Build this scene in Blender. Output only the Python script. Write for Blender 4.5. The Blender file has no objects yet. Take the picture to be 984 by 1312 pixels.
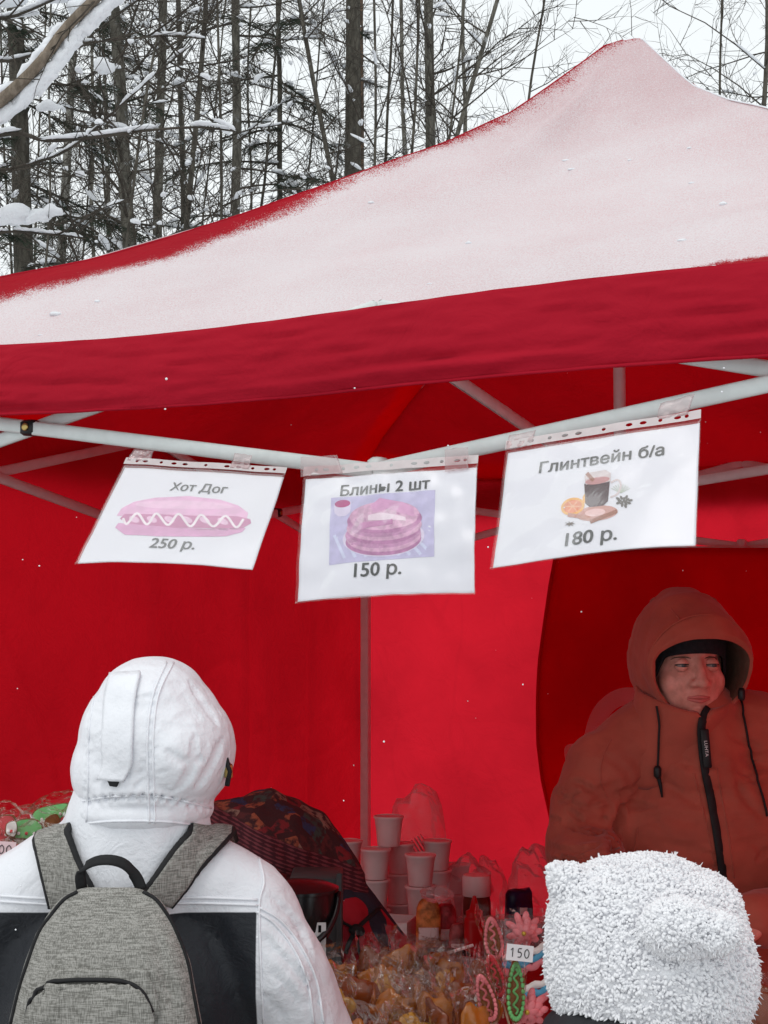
import bpy, math, random
from mathutils import Vector, Matrix, noise
from mathutils.bvhtree import BVHTree
R = math.radians
random.seed(7)
rnd = random.random
def ru(a, b): return a + (b - a) * random.random()
scene = bpy.context.scene
COL = scene.collection

# ------------------------------------------------------------------ camera
FPX, IMW, IMH, HORIZON = 1982.0, 984.0, 1312.0, 800.0
PITCH = math.atan((HORIZON - IMH / 2) / FPX)
EYE = Vector((0, 0, 1.68))
cd = bpy.data.cameras.new('camera')
cam = bpy.data.objects.new('camera', cd); COL.objects.link(cam)
cam.location = EYE; cam.rotation_euler = (R(90) + PITCH, 0, 0)
cd.sensor_fit = 'VERTICAL'; cd.sensor_height = 36; cd.lens = 36 * FPX / IMH
cd.clip_start = 0.05; cd.clip_end = 3000
scene.camera = cam
# ------------------------------------------------------------------ sky, sun, exposure
SUN_EL, SUN_AZ = R(62), R(215)          # veiled sun behind the photographer
w = bpy.data.worlds.new('World'); scene.world = w; w.use_nodes = True
nt = w.node_tree; nt.nodes.clear()
sky = nt.nodes.new('ShaderNodeTexSky'); sky.sky_type = 'NISHITA'; sky.sun_disc = False
sky.sun_elevation = SUN_EL; sky.sun_rotation = SUN_AZ
hs = nt.nodes.new('ShaderNodeHueSaturation'); hs.inputs['Saturation'].default_value = 0.25
mx = nt.nodes.new('ShaderNodeMixRGB'); mx.inputs[0].default_value = 0.85
mx.inputs[2].default_value = (9.0, 9.45, 9.6, 1)     # even cloud cover
bg = nt.nodes.new('ShaderNodeBackground'); bg.inputs[1].default_value = 0.105
wo = nt.nodes.new('ShaderNodeOutputWorld')
nt.links.new(sky.outputs[0], hs.inputs['Color']); nt.links.new(hs.outputs[0], mx.inputs[1])
nt.links.new(mx.outputs[0], bg.inputs[0]); nt.links.new(bg.outputs[0], wo.inputs[0])
sl = bpy.data.lights.new('sun', 'SUN'); sl.energy = 0.8; sl.angle = R(25); sl.color = (1, .97, .93)
so = bpy.data.objects.new('sun', sl); COL.objects.link(so)
sd = Vector((math.sin(SUN_AZ) * math.cos(SUN_EL), math.cos(SUN_AZ) * math.cos(SUN_EL), math.sin(SUN_EL)))
so.rotation_euler = sd.to_track_quat('Z', 'Y').to_euler()
vs = scene.view_settings
vs.view_transform = 'Standard'; vs.look = 'None'; vs.exposure = 0.14; vs.gamma = 1; vs.use_curve_mapping = False
scene.cycles.use_denoising = True
scene.cycles.max_bounces = 10; scene.cycles.transparent_max_bounces = 24
scene.cycles.diffuse_bounces = 7; scene.cycles.transmission_bounces = 8; scene.cycles.glossy_bounces = 4

# ------------------------------------------------------------------ helpers
def ray(px, py):
    x, y = (px - IMW / 2) / FPX, (IMH / 2 - py) / FPX
    return Vector((x, math.cos(PITCH) - y * math.sin(PITCH), math.sin(PITCH) + y * math.cos(PITCH)))
def P(px, py, Y):
    """point of the place seen in direction (px, py) standing Y metres in front of the photographer"""
    d = ray(px, py); return EYE + d * (Y / d.y)
def PX(px, Y): return (px - IMW / 2) / FPX * Y          # metres to the side
A = R(25.4)
E2, N2, F0 = Vector((math.cos(A), -math.sin(A), 0)), Vector((math.sin(A), math.cos(A), 0)), Vector((-.03, 2.64, 0))
def T(s, d, z): return F0 + E2 * s + N2 * d + Vector((0, 0, z))
def V(*a): return Vector(a)
def nz(p, s=1.0, seed=0.0): return noise.noise(Vector(p) * s + Vector((seed, seed * 1.7, -seed)))
def lerp(a, b, t): return a + (b - a) * t
def interp(x, xs, ys):
    if x <= xs[0]: return ys[0]
    for i in range(1, len(xs)):
        if x <= xs[i]:
            return lerp(ys[i - 1], ys[i], (x - xs[i - 1]) / (xs[i] - xs[i - 1]))
    return ys[-1]
def spline(pts, n):
    """Catmull-Rom through pts"""
    pts = [Vector(p) for p in pts]
    if len(pts) == 2: return [pts[0].lerp(pts[1], i / n) for i in range(n + 1)]
    out = []; q = [pts[0] * 2 - pts[1]] + pts + [pts[-1] * 2 - pts[-2]]
    m = len(pts) - 1
    for i in range(n + 1):
        t = i / n * m; k = min(int(t), m - 1); t -= k
        a, b, c, d = q[k:k + 4]
        out.append(.5 * ((2 * b) + (c - a) * t + (2 * a - 5 * b + 4 * c - d) * t * t + (3 * b - a - 3 * c + d) * t ** 3))
    return out

class MB:
    def __init__(s): s.v, s.f, s.m, s.uv = [], [], [], {}
    def add(s, vs, fs, mi=0):
        o = len(s.v); s.v.extend(Vector(p) for p in vs)
        for f in fs: s.f.append([i + o for i in f]); s.m.append(mi)
        return o
    def box(s, c, size, rot=None, mi=0, bev=0.0):
        c = Vector(c); x, y, z = [k / 2 for k in size]
        if bev <= 0:
            vs = [V(i, j, k) for k in (-z, z) for j in (-y, y) for i in (-x, x)]
            fs = [(0, 2, 3, 1), (4, 5, 7, 6), (0, 1, 5, 4), (2, 6, 7, 3), (0, 4, 6, 2), (1, 3, 7, 5)]
        else:
            b = min(bev, x * .95, y * .95, z * .95); vs = []
            for zz, ins in ((-z, b), (-z + b, 0), (z - b, 0), (z, b)):
                X, Y_ = x - ins, y - ins
                vs += [V(-X + b, -Y_, zz), V(X - b, -Y_, zz), V(X, -Y_ + b, zz), V(X, Y_ - b, zz), V(X - b, Y_, zz), V(-X + b, Y_, zz), V(-X, Y_ - b, zz), V(-X, -Y_ + b, zz)]
            fs = [tuple(range(7, -1, -1)), tuple(range(24, 32))]
            for r in range(3):
                for i in range(8): fs.append((r * 8 + i, r * 8 + (i + 1) % 8, r * 8 + 8 + (i + 1) % 8, r * 8 + 8 + i))
        if rot is not None: vs = [rot @ p for p in vs]
        s.add([p + c for p in vs], fs, mi)
    def bar(s, a, b, w_, h_, up=None, mi=0, bev=0.0):
        a, b = Vector(a), Vector(b); d = (b - a); L = d.length; d.normalize()
        u = Vector(up or (0, 0, 1)); sx = d.cross(u)
        if sx.length < 1e-4: sx = d.cross(Vector((1, 0, 0)))
        sx.normalize(); uz = sx.cross(d)
        rot = Matrix((sx, d, uz)).transposed()
        s.box((a + b) / 2, (w_, L, h_), rot, mi, bev)
    def tube(s, path, rad, n=8, mi=0, caps=True, sq=1.0, upv=None, round_end=False):
        path = [Vector(p) for p in path]; m = len(path)
        if not hasattr(rad, '__len__'): rad = [rad] * m
        rad = list(rad)
        if round_end:
            t0 = (path[0] - path[1]).normalized(); t1 = (path[-1] - path[-2]).normalized(); r0, r1 = rad[0], rad[-1]
            path = [path[0] + t0 * r0 * .98, path[0] + t0 * r0 * .8, path[0] + t0 * r0 * .45] + path + [path[-1] + t1 * r1 * .45, path[-1] + t1 * r1 * .8, path[-1] + t1 * r1 * .98]
            rad = [r0 * .18, r0 * .6, r0 * .89] + rad + [r1 * .89, r1 * .6, r1 * .18]; m += 6
        vs = []; prev = Vector(upv) if upv is not None else None
        for i in range(m):
            t = (path[min(i + 1, m - 1)] - path[max(i - 1, 0)])
            t = t.normalized() if t.length > 1e-9 else Vector((0, 0, 1))
            if prev is None: prev = Vector((0, 0, 1)) if abs(t.z) < .9 else Vector((1, 0, 0))
            a = prev - t * prev.dot(t)
            if a.length < 1e-5: a = Vector((1, 0, 0)) - t * t.x
            a.normalize(); b = t.cross(a); prev = a
            for k in range(n):
                q = 2 * math.pi * k / n
                vs.append(path[i] + (a * math.cos(q) * sq + b * math.sin(q)) * rad[i])
        fs = [(i * n + k, i * n + (k + 1) % n, (i + 1) * n + (k + 1) % n, (i + 1) * n + k) for i in range(m - 1) for k in range(n)]
        if caps: fs += [tuple(range(n - 1, -1, -1)), tuple(range((m - 1) * n, m * n))]
        s.add(vs, fs, mi)
    def lathe(s, prof, n=20, c=(0, 0, 0), mi=0, rot=None, cap=True):
        c = Vector(c); vs = []
        for r, z in prof:
            for k in range(n):
                q = 2 * math.pi * k / n; p = V(r * math.cos(q), r * math.sin(q), z)
                vs.append((rot @ p if rot is not None else p) + c)
        m = len(prof)
        fs = [(i * n + k, i * n + (k + 1) % n, (i + 1) * n + (k + 1) % n, (i + 1) * n + k) for i in range(m - 1) for k in range(n)]
        if cap: fs += [tuple(range(n - 1, -1, -1)), tuple(range((m - 1) * n, m * n))]
        s.add(vs, fs, mi)
    def ell(s, c, r, rot=None, nu=16, nv=10, mi=0, fn=None):
        c = Vector(c); vs = [V(0, 0, -r[2])]
        for j in range(1, nv):
            a = -math.pi / 2 + math.pi * j / nv
            for i in range(nu):
                q = 2 * math.pi * i / nu
                vs.append(V(r[0] * math.cos(a) * math.cos(q), r[1] * math.cos(a) * math.sin(q), r[2] * math.sin(a)))
        vs.append(V(0, 0, r[2])); top = len(vs) - 1
        fs = [(0, 1 + (i + 1) % nu, 1 + i) for i in range(nu)]
        for j in range(nv - 2):
            for i in range(nu):
                a, b = 1 + j * nu + i, 1 + j * nu + (i + 1) % nu
                fs.append((a, b, b + nu, a + nu))
        o = 1 + (nv - 2) * nu
        fs += [(o + i, o + (i + 1) % nu, top) for i in range(nu)]
        if fn: vs = [fn(p) for p in vs]
        if rot is not None: vs = [rot @ p for p in vs]
        s.add([p + c for p in vs], fs, mi)
    def grid(s, fn, nu, nv, mi=0, uv=False, cu=False):
        vs = []; o = len(s.v)
        for j in range(nv + 1):
            for i in range(nu + (0 if cu else 1)):
                vs.append(fn(i / nu, j / nv))
                if uv: s.uv[o + len(vs) - 1] = (i / nu, j / nv)
        W = nu if cu else nu + 1
        fs = [(j * W + i, j * W + (i + 1) % W, (j + 1) * W + (i + 1) % W, (j + 1) * W + i) for j in range(nv) for i in range(nu)]
        s.add(vs, fs, mi)
    def slab(s, fn, nu, nv, th, mi=0):
        """a curved sheet with thickness th; fn(u, v) gives a point"""
        g = [[fn(i / nu, j / nv) for i in range(nu + 1)] for j in range(nv + 1)]
        W = nu + 1; top, bot = [], []
        for j in range(nv + 1):
            for i in range(W):
                du = g[j][min(i + 1, nu)] - g[j][max(i - 1, 0)]; dv = g[min(j + 1, nv)][i] - g[max(j - 1, 0)][i]
                n_ = du.cross(dv); n_ = n_.normalized() if n_.length > 1e-12 else V(0, 0, 1)
                top.append(g[j][i] + n_ * th / 2); bot.append(g[j][i] - n_ * th / 2)
        o = len(top); fs = []
        for j in range(nv):
            for i in range(nu):
                a = j * W + i; fs.append((a, a + 1, a + W + 1, a + W)); fs.append((o + a + W, o + a + W + 1, o + a + 1, o + a))
        rim = [i for i in range(W)] + [j * W + nu for j in range(1, nv + 1)] + [nv * W + i for i in range(nu - 1, -1, -1)] + [j * W for j in range(nv - 1, 0, -1)]
        for k in range(len(rim)):
            a, b = rim[k], rim[(k + 1) % len(rim)]; fs.append((b, a, o + a, o + b))
        s.add(top + bot, fs, mi)
    def poly(s, pts, mi=0): s.add(pts, [tuple(range(len(pts)))], mi)
    def build(s, name, mats, parent=None, smooth=True, kind=None, label=None, auto=None):
        vs = s.v
        if parent is not None: inv = PINV[parent.name]; vs = [inv @ p for p in vs]
        me = bpy.data.meshes.new(name); me.from_pydata([tuple(p) for p in vs], [], s.f)
        if not isinstance(mats, (list, tuple)): mats = [mats]
        for m_ in mats: me.materials.append(m_)
        if len(mats) > 1: me.polygons.foreach_set('material_index', s.m)
        if smooth: me.polygons.foreach_set('use_smooth', [True] * len(me.polygons))
        if s.uv:
            l = me.uv_layers.new(name='UVMap')
            for lp in me.loops:
                if lp.vertex_index in s.uv: l.data[lp.index].uv = s.uv[lp.vertex_index]
        me.update()
        if smooth and auto: me.set_sharp_from_angle(angle=R(auto))
        o = bpy.data.objects.new(name, me); COL.objects.link(o)
        if parent is not None:
            o.parent = parent; PINV[o.name] = PINV[parent.name]
        else: PINV[o.name] = Matrix.Identity(4)
        if kind: o['kind'] = kind
        if label: o['label'] = label
        return o
PINV = {}
def thing(name, label, cat, loc=(0, 0, 0), rotz=0.0, group=None):
    o = bpy.data.objects.new(name, None); COL.objects.link(o); o.empty_display_size = .1
    o.location = loc; o.rotation_euler = (0, 0, rotz)
    PINV[o.name] = (Matrix.Translation(Vector(loc)) @ Matrix.Rotation(rotz, 4, 'Z')).inverted()
    return tag(o, label, cat, group)
def tag(o, label, cat, group=None):
    o['label'] = label; o['category'] = cat
    if group: o['group'] = group
    return o
def copy_tree(src, parent=None):
    c = src.copy(); COL.objects.link(c); c.parent = parent
    for ch in list(src.children): copy_tree(ch, c)
    return c
def place(proto, loc, rotz=0.0, label=None, scale=1.0, tilt=(0, 0)):
    c = copy_tree(proto); c.location = loc; c.rotation_euler = (tilt[0], tilt[1], rotz); c.scale = (scale,) * 3
    if label: c['label'] = label
    return c
def drop(proto):
    for ch in list(proto.children): drop(ch)
    bpy.data.objects.remove(proto)

def organic(prims, voxel=.008, smooth=6, name='tmp'):
    """closed blobs and limbs melted into one continuous surface"""
    b = MB()
    for p in prims:
        if p[0] == 'e': b.ell(p[1], p[2], p[3] if len(p) > 3 else None, 24, 16)
        else: b.tube(p[1], p[2], 16, round_end=True, sq=p[3] if len(p) > 3 else 1.0, upv=p[4] if len(p) > 4 else None)
    o = b.build(name, [], None)
    m = o.modifiers.new('r', 'REMESH'); m.mode = 'VOXEL'; m.voxel_size = voxel
    s = o.modifiers.new('s', 'SMOOTH'); s.factor = .5; s.iterations = smooth
    dg = bpy.context.evaluated_depsgraph_get()
    me = bpy.data.meshes.new_from_object(o.evaluated_get(dg))
    out = MB(); out.v = [v.co.copy() for v in me.vertices]; out.f = [list(p.vertices) for p in me.polygons]; out.m = [0] * len(out.f)
    bpy.data.objects.remove(o); bpy.data.meshes.remove(me)
    return out
def normals(mb):
    N = [Vector() for _ in mb.v]
    for f in mb.f:
        n_ = (mb.v[f[1]] - mb.v[f[0]]).cross(mb.v[f[2]] - mb.v[f[0]])
        for i in f: N[i] += n_
    return [n_.normalized() if n_.length > 0 else V(0, 0, 1) for n_ in N]
def displace(mb, fn):
    N = normals(mb)
    mb.v = [p + n_ * fn(p, n_) for p, n_ in zip(mb.v, N)]
def bvh(mb): return BVHTree.FromPolygons(mb.v, mb.f)
def surf(bv, px, py, off=0.0):
    d = ray(px, py).normalized(); h = bv.ray_cast(EYE, d)
    if h[0] is None: return None
    n_ = h[1] if h[1].dot(d) < 0 else -h[1]
    return h[0] + n_ * off
def on_surf(bv, pts, off=0.0, n=24):
    sp = spline([V(a, b, 0) for a, b in pts], n); out = []
    for q in sp:
        h = surf(bv, q.x, q.y, off)
        if h is not None: out.append(h)
    return out
def crease(mb, lines):
    """press folds (3-D polylines with depth and width) into a garment"""
    segs = []
    for pts, dep, wid in lines:
        for i, q in enumerate(pts):
            fade = min(1, min(i, len(pts) - 1 - i) / max(1, len(pts) * .25)); segs.append((q, dep * (.25 + .75 * fade), wid))
    def fn(p, n_):
        d = 0.0
        for q, dep, wid in segs:
            r2 = (p - q).length_squared
            if r2 < 9 * wid * wid:
                t = math.sqrt(r2) / wid
                k = dep * (-math.exp(-t * t) + .45 * math.exp(-(t - 1.7) ** 2 * 1.5))
                if abs(k) > abs(d): d = k
        return d
    displace(mb, fn)

# ------------------------------------------------------------------ materials
def newmat(name):
    m = bpy.data.materials.new(name); m.use_nodes = True; t = m.node_tree
    return m, t, t.nodes['Principled BSDF'], t.nodes['Material Output']
def N_(t, typ, **kw):
    n_ = t.nodes.new(typ)
    for k, v in kw.items():
        if k in n_.inputs: n_.inputs[k].default_value = v
        else: setattr(n_, k, v)
    return n_
def mathn(t, op, a, b=None, c=None):
    n_ = t.nodes.new('ShaderNodeMath'); n_.operation = op
    for i, x in enumerate((a, b, c)):
        if x is None: continue
        if isinstance(x, (int, float)): n_.inputs[i].default_value = x
        else: t.links.new(x, n_.inputs[i])
    return n_.outputs[0]
def mixc(t, fac, a, b):
    n_ = t.nodes.new('ShaderNodeMixRGB')
    for i, x in enumerate((fac, a, b)):
        if isinstance(x, (int, float)): n_.inputs[i].default_value = x
        elif isinstance(x, tuple): n_.inputs[i].default_value = (*x, 1)[:4]
        else: t.links.new(x, n_.inputs[i])
    return n_.outputs[0]
def noise_(t, vec, scale, detail=3, rough=.55, dist=0):
    n_ = N_(t, 'ShaderNodeTexNoise', Scale=scale, Detail=detail, Roughness=rough, Distortion=dist)
    if vec is not None: t.links.new(vec, n_.inputs['Vector'])
    return n_.outputs[0]
def sstep(t, x, lo, hi):
    n_ = t.nodes.new('ShaderNodeMapRange'); n_.interpolation_type = 'SMOOTHSTEP'
    for i, q in ((0, x), (1, lo), (2, hi)):
        if isinstance(q, (int, float)): n_.inputs[i].default_value = q
        else: t.links.new(q, n_.inputs[i])
    return n_.outputs[0]
def bumpn(t, h, strength, dist=.01):
    n_ = t.nodes.new('ShaderNodeBump'); n_.inputs['Strength'].default_value = strength; n_.inputs['Distance'].default_value = dist
    t.links.new(h, n_.inputs['Height']); return n_.outputs[0]
def mat(name, col, rough=.7, var=.12, vs_=18, bump=0.0, bs=60, bd=.004, metal=0, spec=.3, sheen=0, trans=0.0, tcol=None, col2=None, coat=0, sss=0):
    m, t, b, out = newmat(name)
    tc = t.nodes.new('ShaderNodeTexCoord').outputs['Object']
    c1 = tuple(max(0, x * (1 - var)) for x in col); c2 = col2 or tuple(min(1, x * (1 + var)) for x in col)
    fac = noise_(t, tc, vs_, 4)
    c = mixc(t, sstep(t, fac, .3, .7), c1, c2)
    t.links.new(c, b.inputs['Base Color'])
    b.inputs['Roughness'].default_value = rough; b.inputs['Metallic'].default_value = metal
    b.inputs['Specular IOR Level'].default_value = spec
    if sheen: b.inputs['Sheen Weight'].default_value = sheen
    if coat: b.inputs['Coat Weight'].default_value = coat; b.inputs['Coat Roughness'].default_value = .15
    if sss:
        b.inputs['Subsurface Weight'].default_value = sss; b.inputs['Subsurface Scale'].default_value = .01
    nrm = None
    if bump:
        nrm = bumpn(t, noise_(t, tc, bs, 4), bump, bd); t.links.new(nrm, b.inputs['Normal'])
    if trans:
        tr = N_(t, 'ShaderNodeBsdfTranslucent'); tr.inputs[0].default_value = (*(tcol or col), 1)
        if nrm: t.links.new(nrm, tr.inputs['Normal'])
        ms = t.nodes.new('ShaderNodeMixShader'); ms.inputs[0].default_value = trans
        t.links.new(b.outputs[0], ms.inputs[1]); t.links.new(tr.outputs[0], ms.inputs[2]); t.links.new(ms.outputs[0], out.inputs[0])
    return m
def film(name, tint=(.97, .97, .97), gloss=.12, rough=.08, bump=.4, bs=40, bd=.01, haze=0.0, fk=.9, pw=1.0):
    """clear plastic: see-through with glints, a little milky where haze > 0"""
    m, t, b, out = newmat(name); t.nodes.remove(b)
    tc = t.nodes.new('ShaderNodeTexCoord').outputs['Object']
    tr = N_(t, 'ShaderNodeBsdfTransparent'); tr.inputs[0].default_value = (*tint, 1)
    gl = N_(t, 'ShaderNodeBsdfGlossy', Roughness=rough); gl.inputs[0].default_value = (1, 1, 1, 1)
    nrm = bumpn(t, noise_(t, tc, bs, 3, .6, .6), bump, bd); t.links.new(nrm, gl.inputs['Normal'])
    fr = N_(t, 'ShaderNodeFresnel', IOR=1.45); t.links.new(nrm, fr.inputs['Normal'])
    fac = mathn(t, 'MULTIPLY_ADD', mathn(t, 'POWER', fr.outputs[0], pw), fk, gloss)
    ms = t.nodes.new('ShaderNodeMixShader'); t.links.new(fac, ms.inputs[0]); t.links.new(tr.outputs[0], ms.inputs[1]); t.links.new(gl.outputs[0], ms.inputs[2])
    last = ms.outputs[0]
    if haze:
        df = N_(t, 'ShaderNodeBsdfDiffuse'); df.inputs[0].default_value = (.9, .9, .92, 1)
        m2 = t.nodes.new('ShaderNodeMixShader'); m2.inputs[0].default_value = haze
        t.links.new(last, m2.inputs[1]); t.links.new(df.outputs[0], m2.inputs[2]); last = m2.outputs[0]
    t.links.new(last, out.inputs[0]); return m

def fabric_red(name, col, tcol, tw):
    m, t, b, out = newmat(name)
    tc = t.nodes.new('ShaderNodeTexCoord').outputs['Object']
    c = mixc(t, noise_(t, tc, 3, 4), tuple(x * .88 for x in col), tuple(x * 1.1 for x in col))
    t.links.new(c, b.inputs['Base Color']); b.inputs['Roughness'].default_value = .75; b.inputs['Specular IOR Level'].default_value = .12
    h = mathn(t, 'MULTIPLY_ADD', noise_(t, tc, 7, 4, .6, .8), 1.0, mathn(t, 'MULTIPLY', noise_(t, tc, 600, 1), .03))
    nrm = bumpn(t, h, .35, .03); t.links.new(nrm, b.inputs['Normal'])
    tr = N_(t, 'ShaderNodeBsdfTranslucent'); t.links.new(nrm, tr.inputs['Normal'])
    tcn = mixc(t, sstep(t, noise_(t, tc, 1.3, 4, .6), .3, .7), tuple(x * .70 for x in tcol), tcol)      # patches of uneven outside light painted into the translucent colour
    def ridge(sc, off, wd):           # packing creases and fold marks, their shade painted as darker lines
        mp = N_(t, 'ShaderNodeMapping'); mp.inputs['Location'].default_value = (off, off * .7, off * .3); mp.inputs['Scale'].default_value = (1, 1, .55); t.links.new(tc, mp.inputs[0])
        return sstep(t, mathn(t, 'ABSOLUTE', mathn(t, 'SUBTRACT', noise_(t, mp.outputs[0], sc, 2, .4), .5)), wd, wd * .2)
    rg = mathn(t, 'MAXIMUM', ridge(1.5, 3.1, .008), ridge(2.6, 11.7, .010))
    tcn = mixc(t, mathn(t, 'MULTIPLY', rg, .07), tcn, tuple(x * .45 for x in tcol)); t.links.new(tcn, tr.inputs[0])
    ms = t.nodes.new('ShaderNodeMixShader'); ms.inputs[0].default_value = tw
    t.links.new(b.outputs[0], ms.inputs[1]); t.links.new(tr.outputs[0], ms.inputs[2]); t.links.new(ms.outputs[0], out.inputs[0])
    return m, t, b, out, ms, tc
M = {}
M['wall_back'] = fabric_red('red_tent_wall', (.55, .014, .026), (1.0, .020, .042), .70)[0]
M['wall_left'] = fabric_red('red_tent_side_wall', (.52, .010, .018), (.78, .008, .020), .47)[0]  # dimmer light outside this wall is put into its lower translucency
M['valance'] = fabric_red('red_tent_cloth', (.46, .008, .026), (.6, .005, .012), .25)[0]
# ------------------------------------------------------------------ ground
def snowmat(name, col=(.82, .84, .87), bs=9, bump=.5):
    m, t, b, out = newmat(name)
    tc = t.nodes.new('ShaderNodeTexCoord').outputs['Object']
    t.links.new(mixc(t, noise_(t, tc, bs * .3, 4), tuple(x * .93 for x in col), col), b.inputs['Base Color'])
    b.inputs['Roughness'].default_value = .85; b.inputs['Specular IOR Level'].default_value = .2
    h = mathn(t, 'MULTIPLY_ADD', noise_(t, tc, bs * 12, 3), .25, noise_(t, tc, bs, 4))
    t.links.new(bumpn(t, h, bump, .04), b.inputs['Normal']); return m
M['snow'] = snowmat('snow')
def trampled():
    t = M['snow'].node_tree; b = t.nodes['Principled BSDF']; tc = t.nodes['Texture Coordinate'].outputs['Object']
    vl = t.nodes.new('ShaderNodeVectorMath'); vl.operation = 'DISTANCE'; t.links.new(tc, vl.inputs[0]); vl.inputs[1].default_value = (0, 3, 0)
    d = mathn(t, 'ADD', vl.outputs['Value'], mathn(t, 'MULTIPLY', noise_(t, tc, .8, 4), 3.0))
    old = b.inputs['Base Color'].links[0].from_socket
    t.links.new(mixc(t, sstep(t, d, 7.5, 4.0), old, mixc(t, noise_(t, tc, 6, 5), (.30, .28, .26), (.55, .55, .55))), b.inputs['Base Color'])
trampled()
M['snow_clump'] = snowmat('snow_clump', (.8, .82, .85), 14, .4)
g = MB()
def gz(x, y): return .03 * nz((x, y, 0), .6) + .25 * nz((x, y, 3), .06) * min(1, max(0, (math.hypot(x, y - 4) - 5) / 12)) - .03
rad_ = [0, 1, 2, 3, 4.5, 6, 8, 11, 15, 20, 27, 36, 50, 80, 140, 300, 900, 2500]
vs_ = []
for r in rad_:
    for k in range(48):
        x, y = r * math.cos(k * math.pi / 24), 4 + r * math.sin(k * math.pi / 24); vs_.append(V(x, y, gz(x, y) if r < 100 else -.03))
g.add(vs_, [(i * 48 + k, i * 48 + (k + 1) % 48, i * 48 + 48 + (k + 1) % 48, i * 48 + 48 + k) for i in range(len(rad_) - 1) for k in range(48)])
g.build('ground', M['snow'], None, kind='structure')

# ------------------------------------------------------------------ the red pop-up tent
tent = thing('pop_up_tent', 'red pop-up market tent with snow-dusted peaked roof, pale folding frame and red cloth walls', 'tent', T(0, 1.5, 0), -A)
EAVE, APEX = 2.235, 3.235
KX = [0, .012, .022, .034, .06, .155, .24, .30, .39, .485, .575, .66, .745, .87, 1]
KZ = [3.214, 3.212, 3.205, 3.192, 3.147, 2.987, 2.888, 2.834, 2.742, 2.655, 2.584, 2.519, 2.464, 2.375, 2.25]
def roof_pt(side, u, k):
    """side 0 front 1 right 2 back 3 left; u -1..1 along the eave, k 0 apex .. 1 eave"""
    kk = .010 + .990 * k
    a, b = 1.5 * u * kk, -1.5 * kk
    for _ in range(side): a, b = -b, a
    a += .04 * (1 - kk) ** 2                      # the peak pole leans a little
    zh = interp(kk, KX, KZ)
    ft_ = min(1, max(0, (kk - .03) / .06))
    ze = EAVE + .012 * math.sin(u * 5 + side) * k
    zf = zh - ft_ * (1 - u * u) * (.055 * math.sin(math.pi * min(1, kk)) + .012 * kk ** 6)
    z = zf + (ze - zh) * kk ** 8 * (1 - u ** 8)
    q = V(a, b, 0)
    z += ft_ * .010 * nz(q, 2.6, 4 + side) * math.sin(math.pi * kk) + .006 * nz(q, 7, 9) * math.sin(math.pi * kk) * (1 - u ** 6)
    ft = min(1, max(0, (kk - .05) / .10))
    # tension folds running down from the peak
    z += ft * .026 * math.exp(-((u + .36) / .10) ** 2) * math.exp(-((kk - .2) / .13) ** 2) - ft * .022 * math.exp(-((u + .12) / .12) ** 2) * math.exp(-((kk - .24) / .14) ** 2)
    z += .008 * math.exp(-((u - .25 + .3 * kk) / .05) ** 2) * math.exp(-((kk - .45) / .2) ** 2)
    return T(a, b + 1.5, z)
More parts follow.
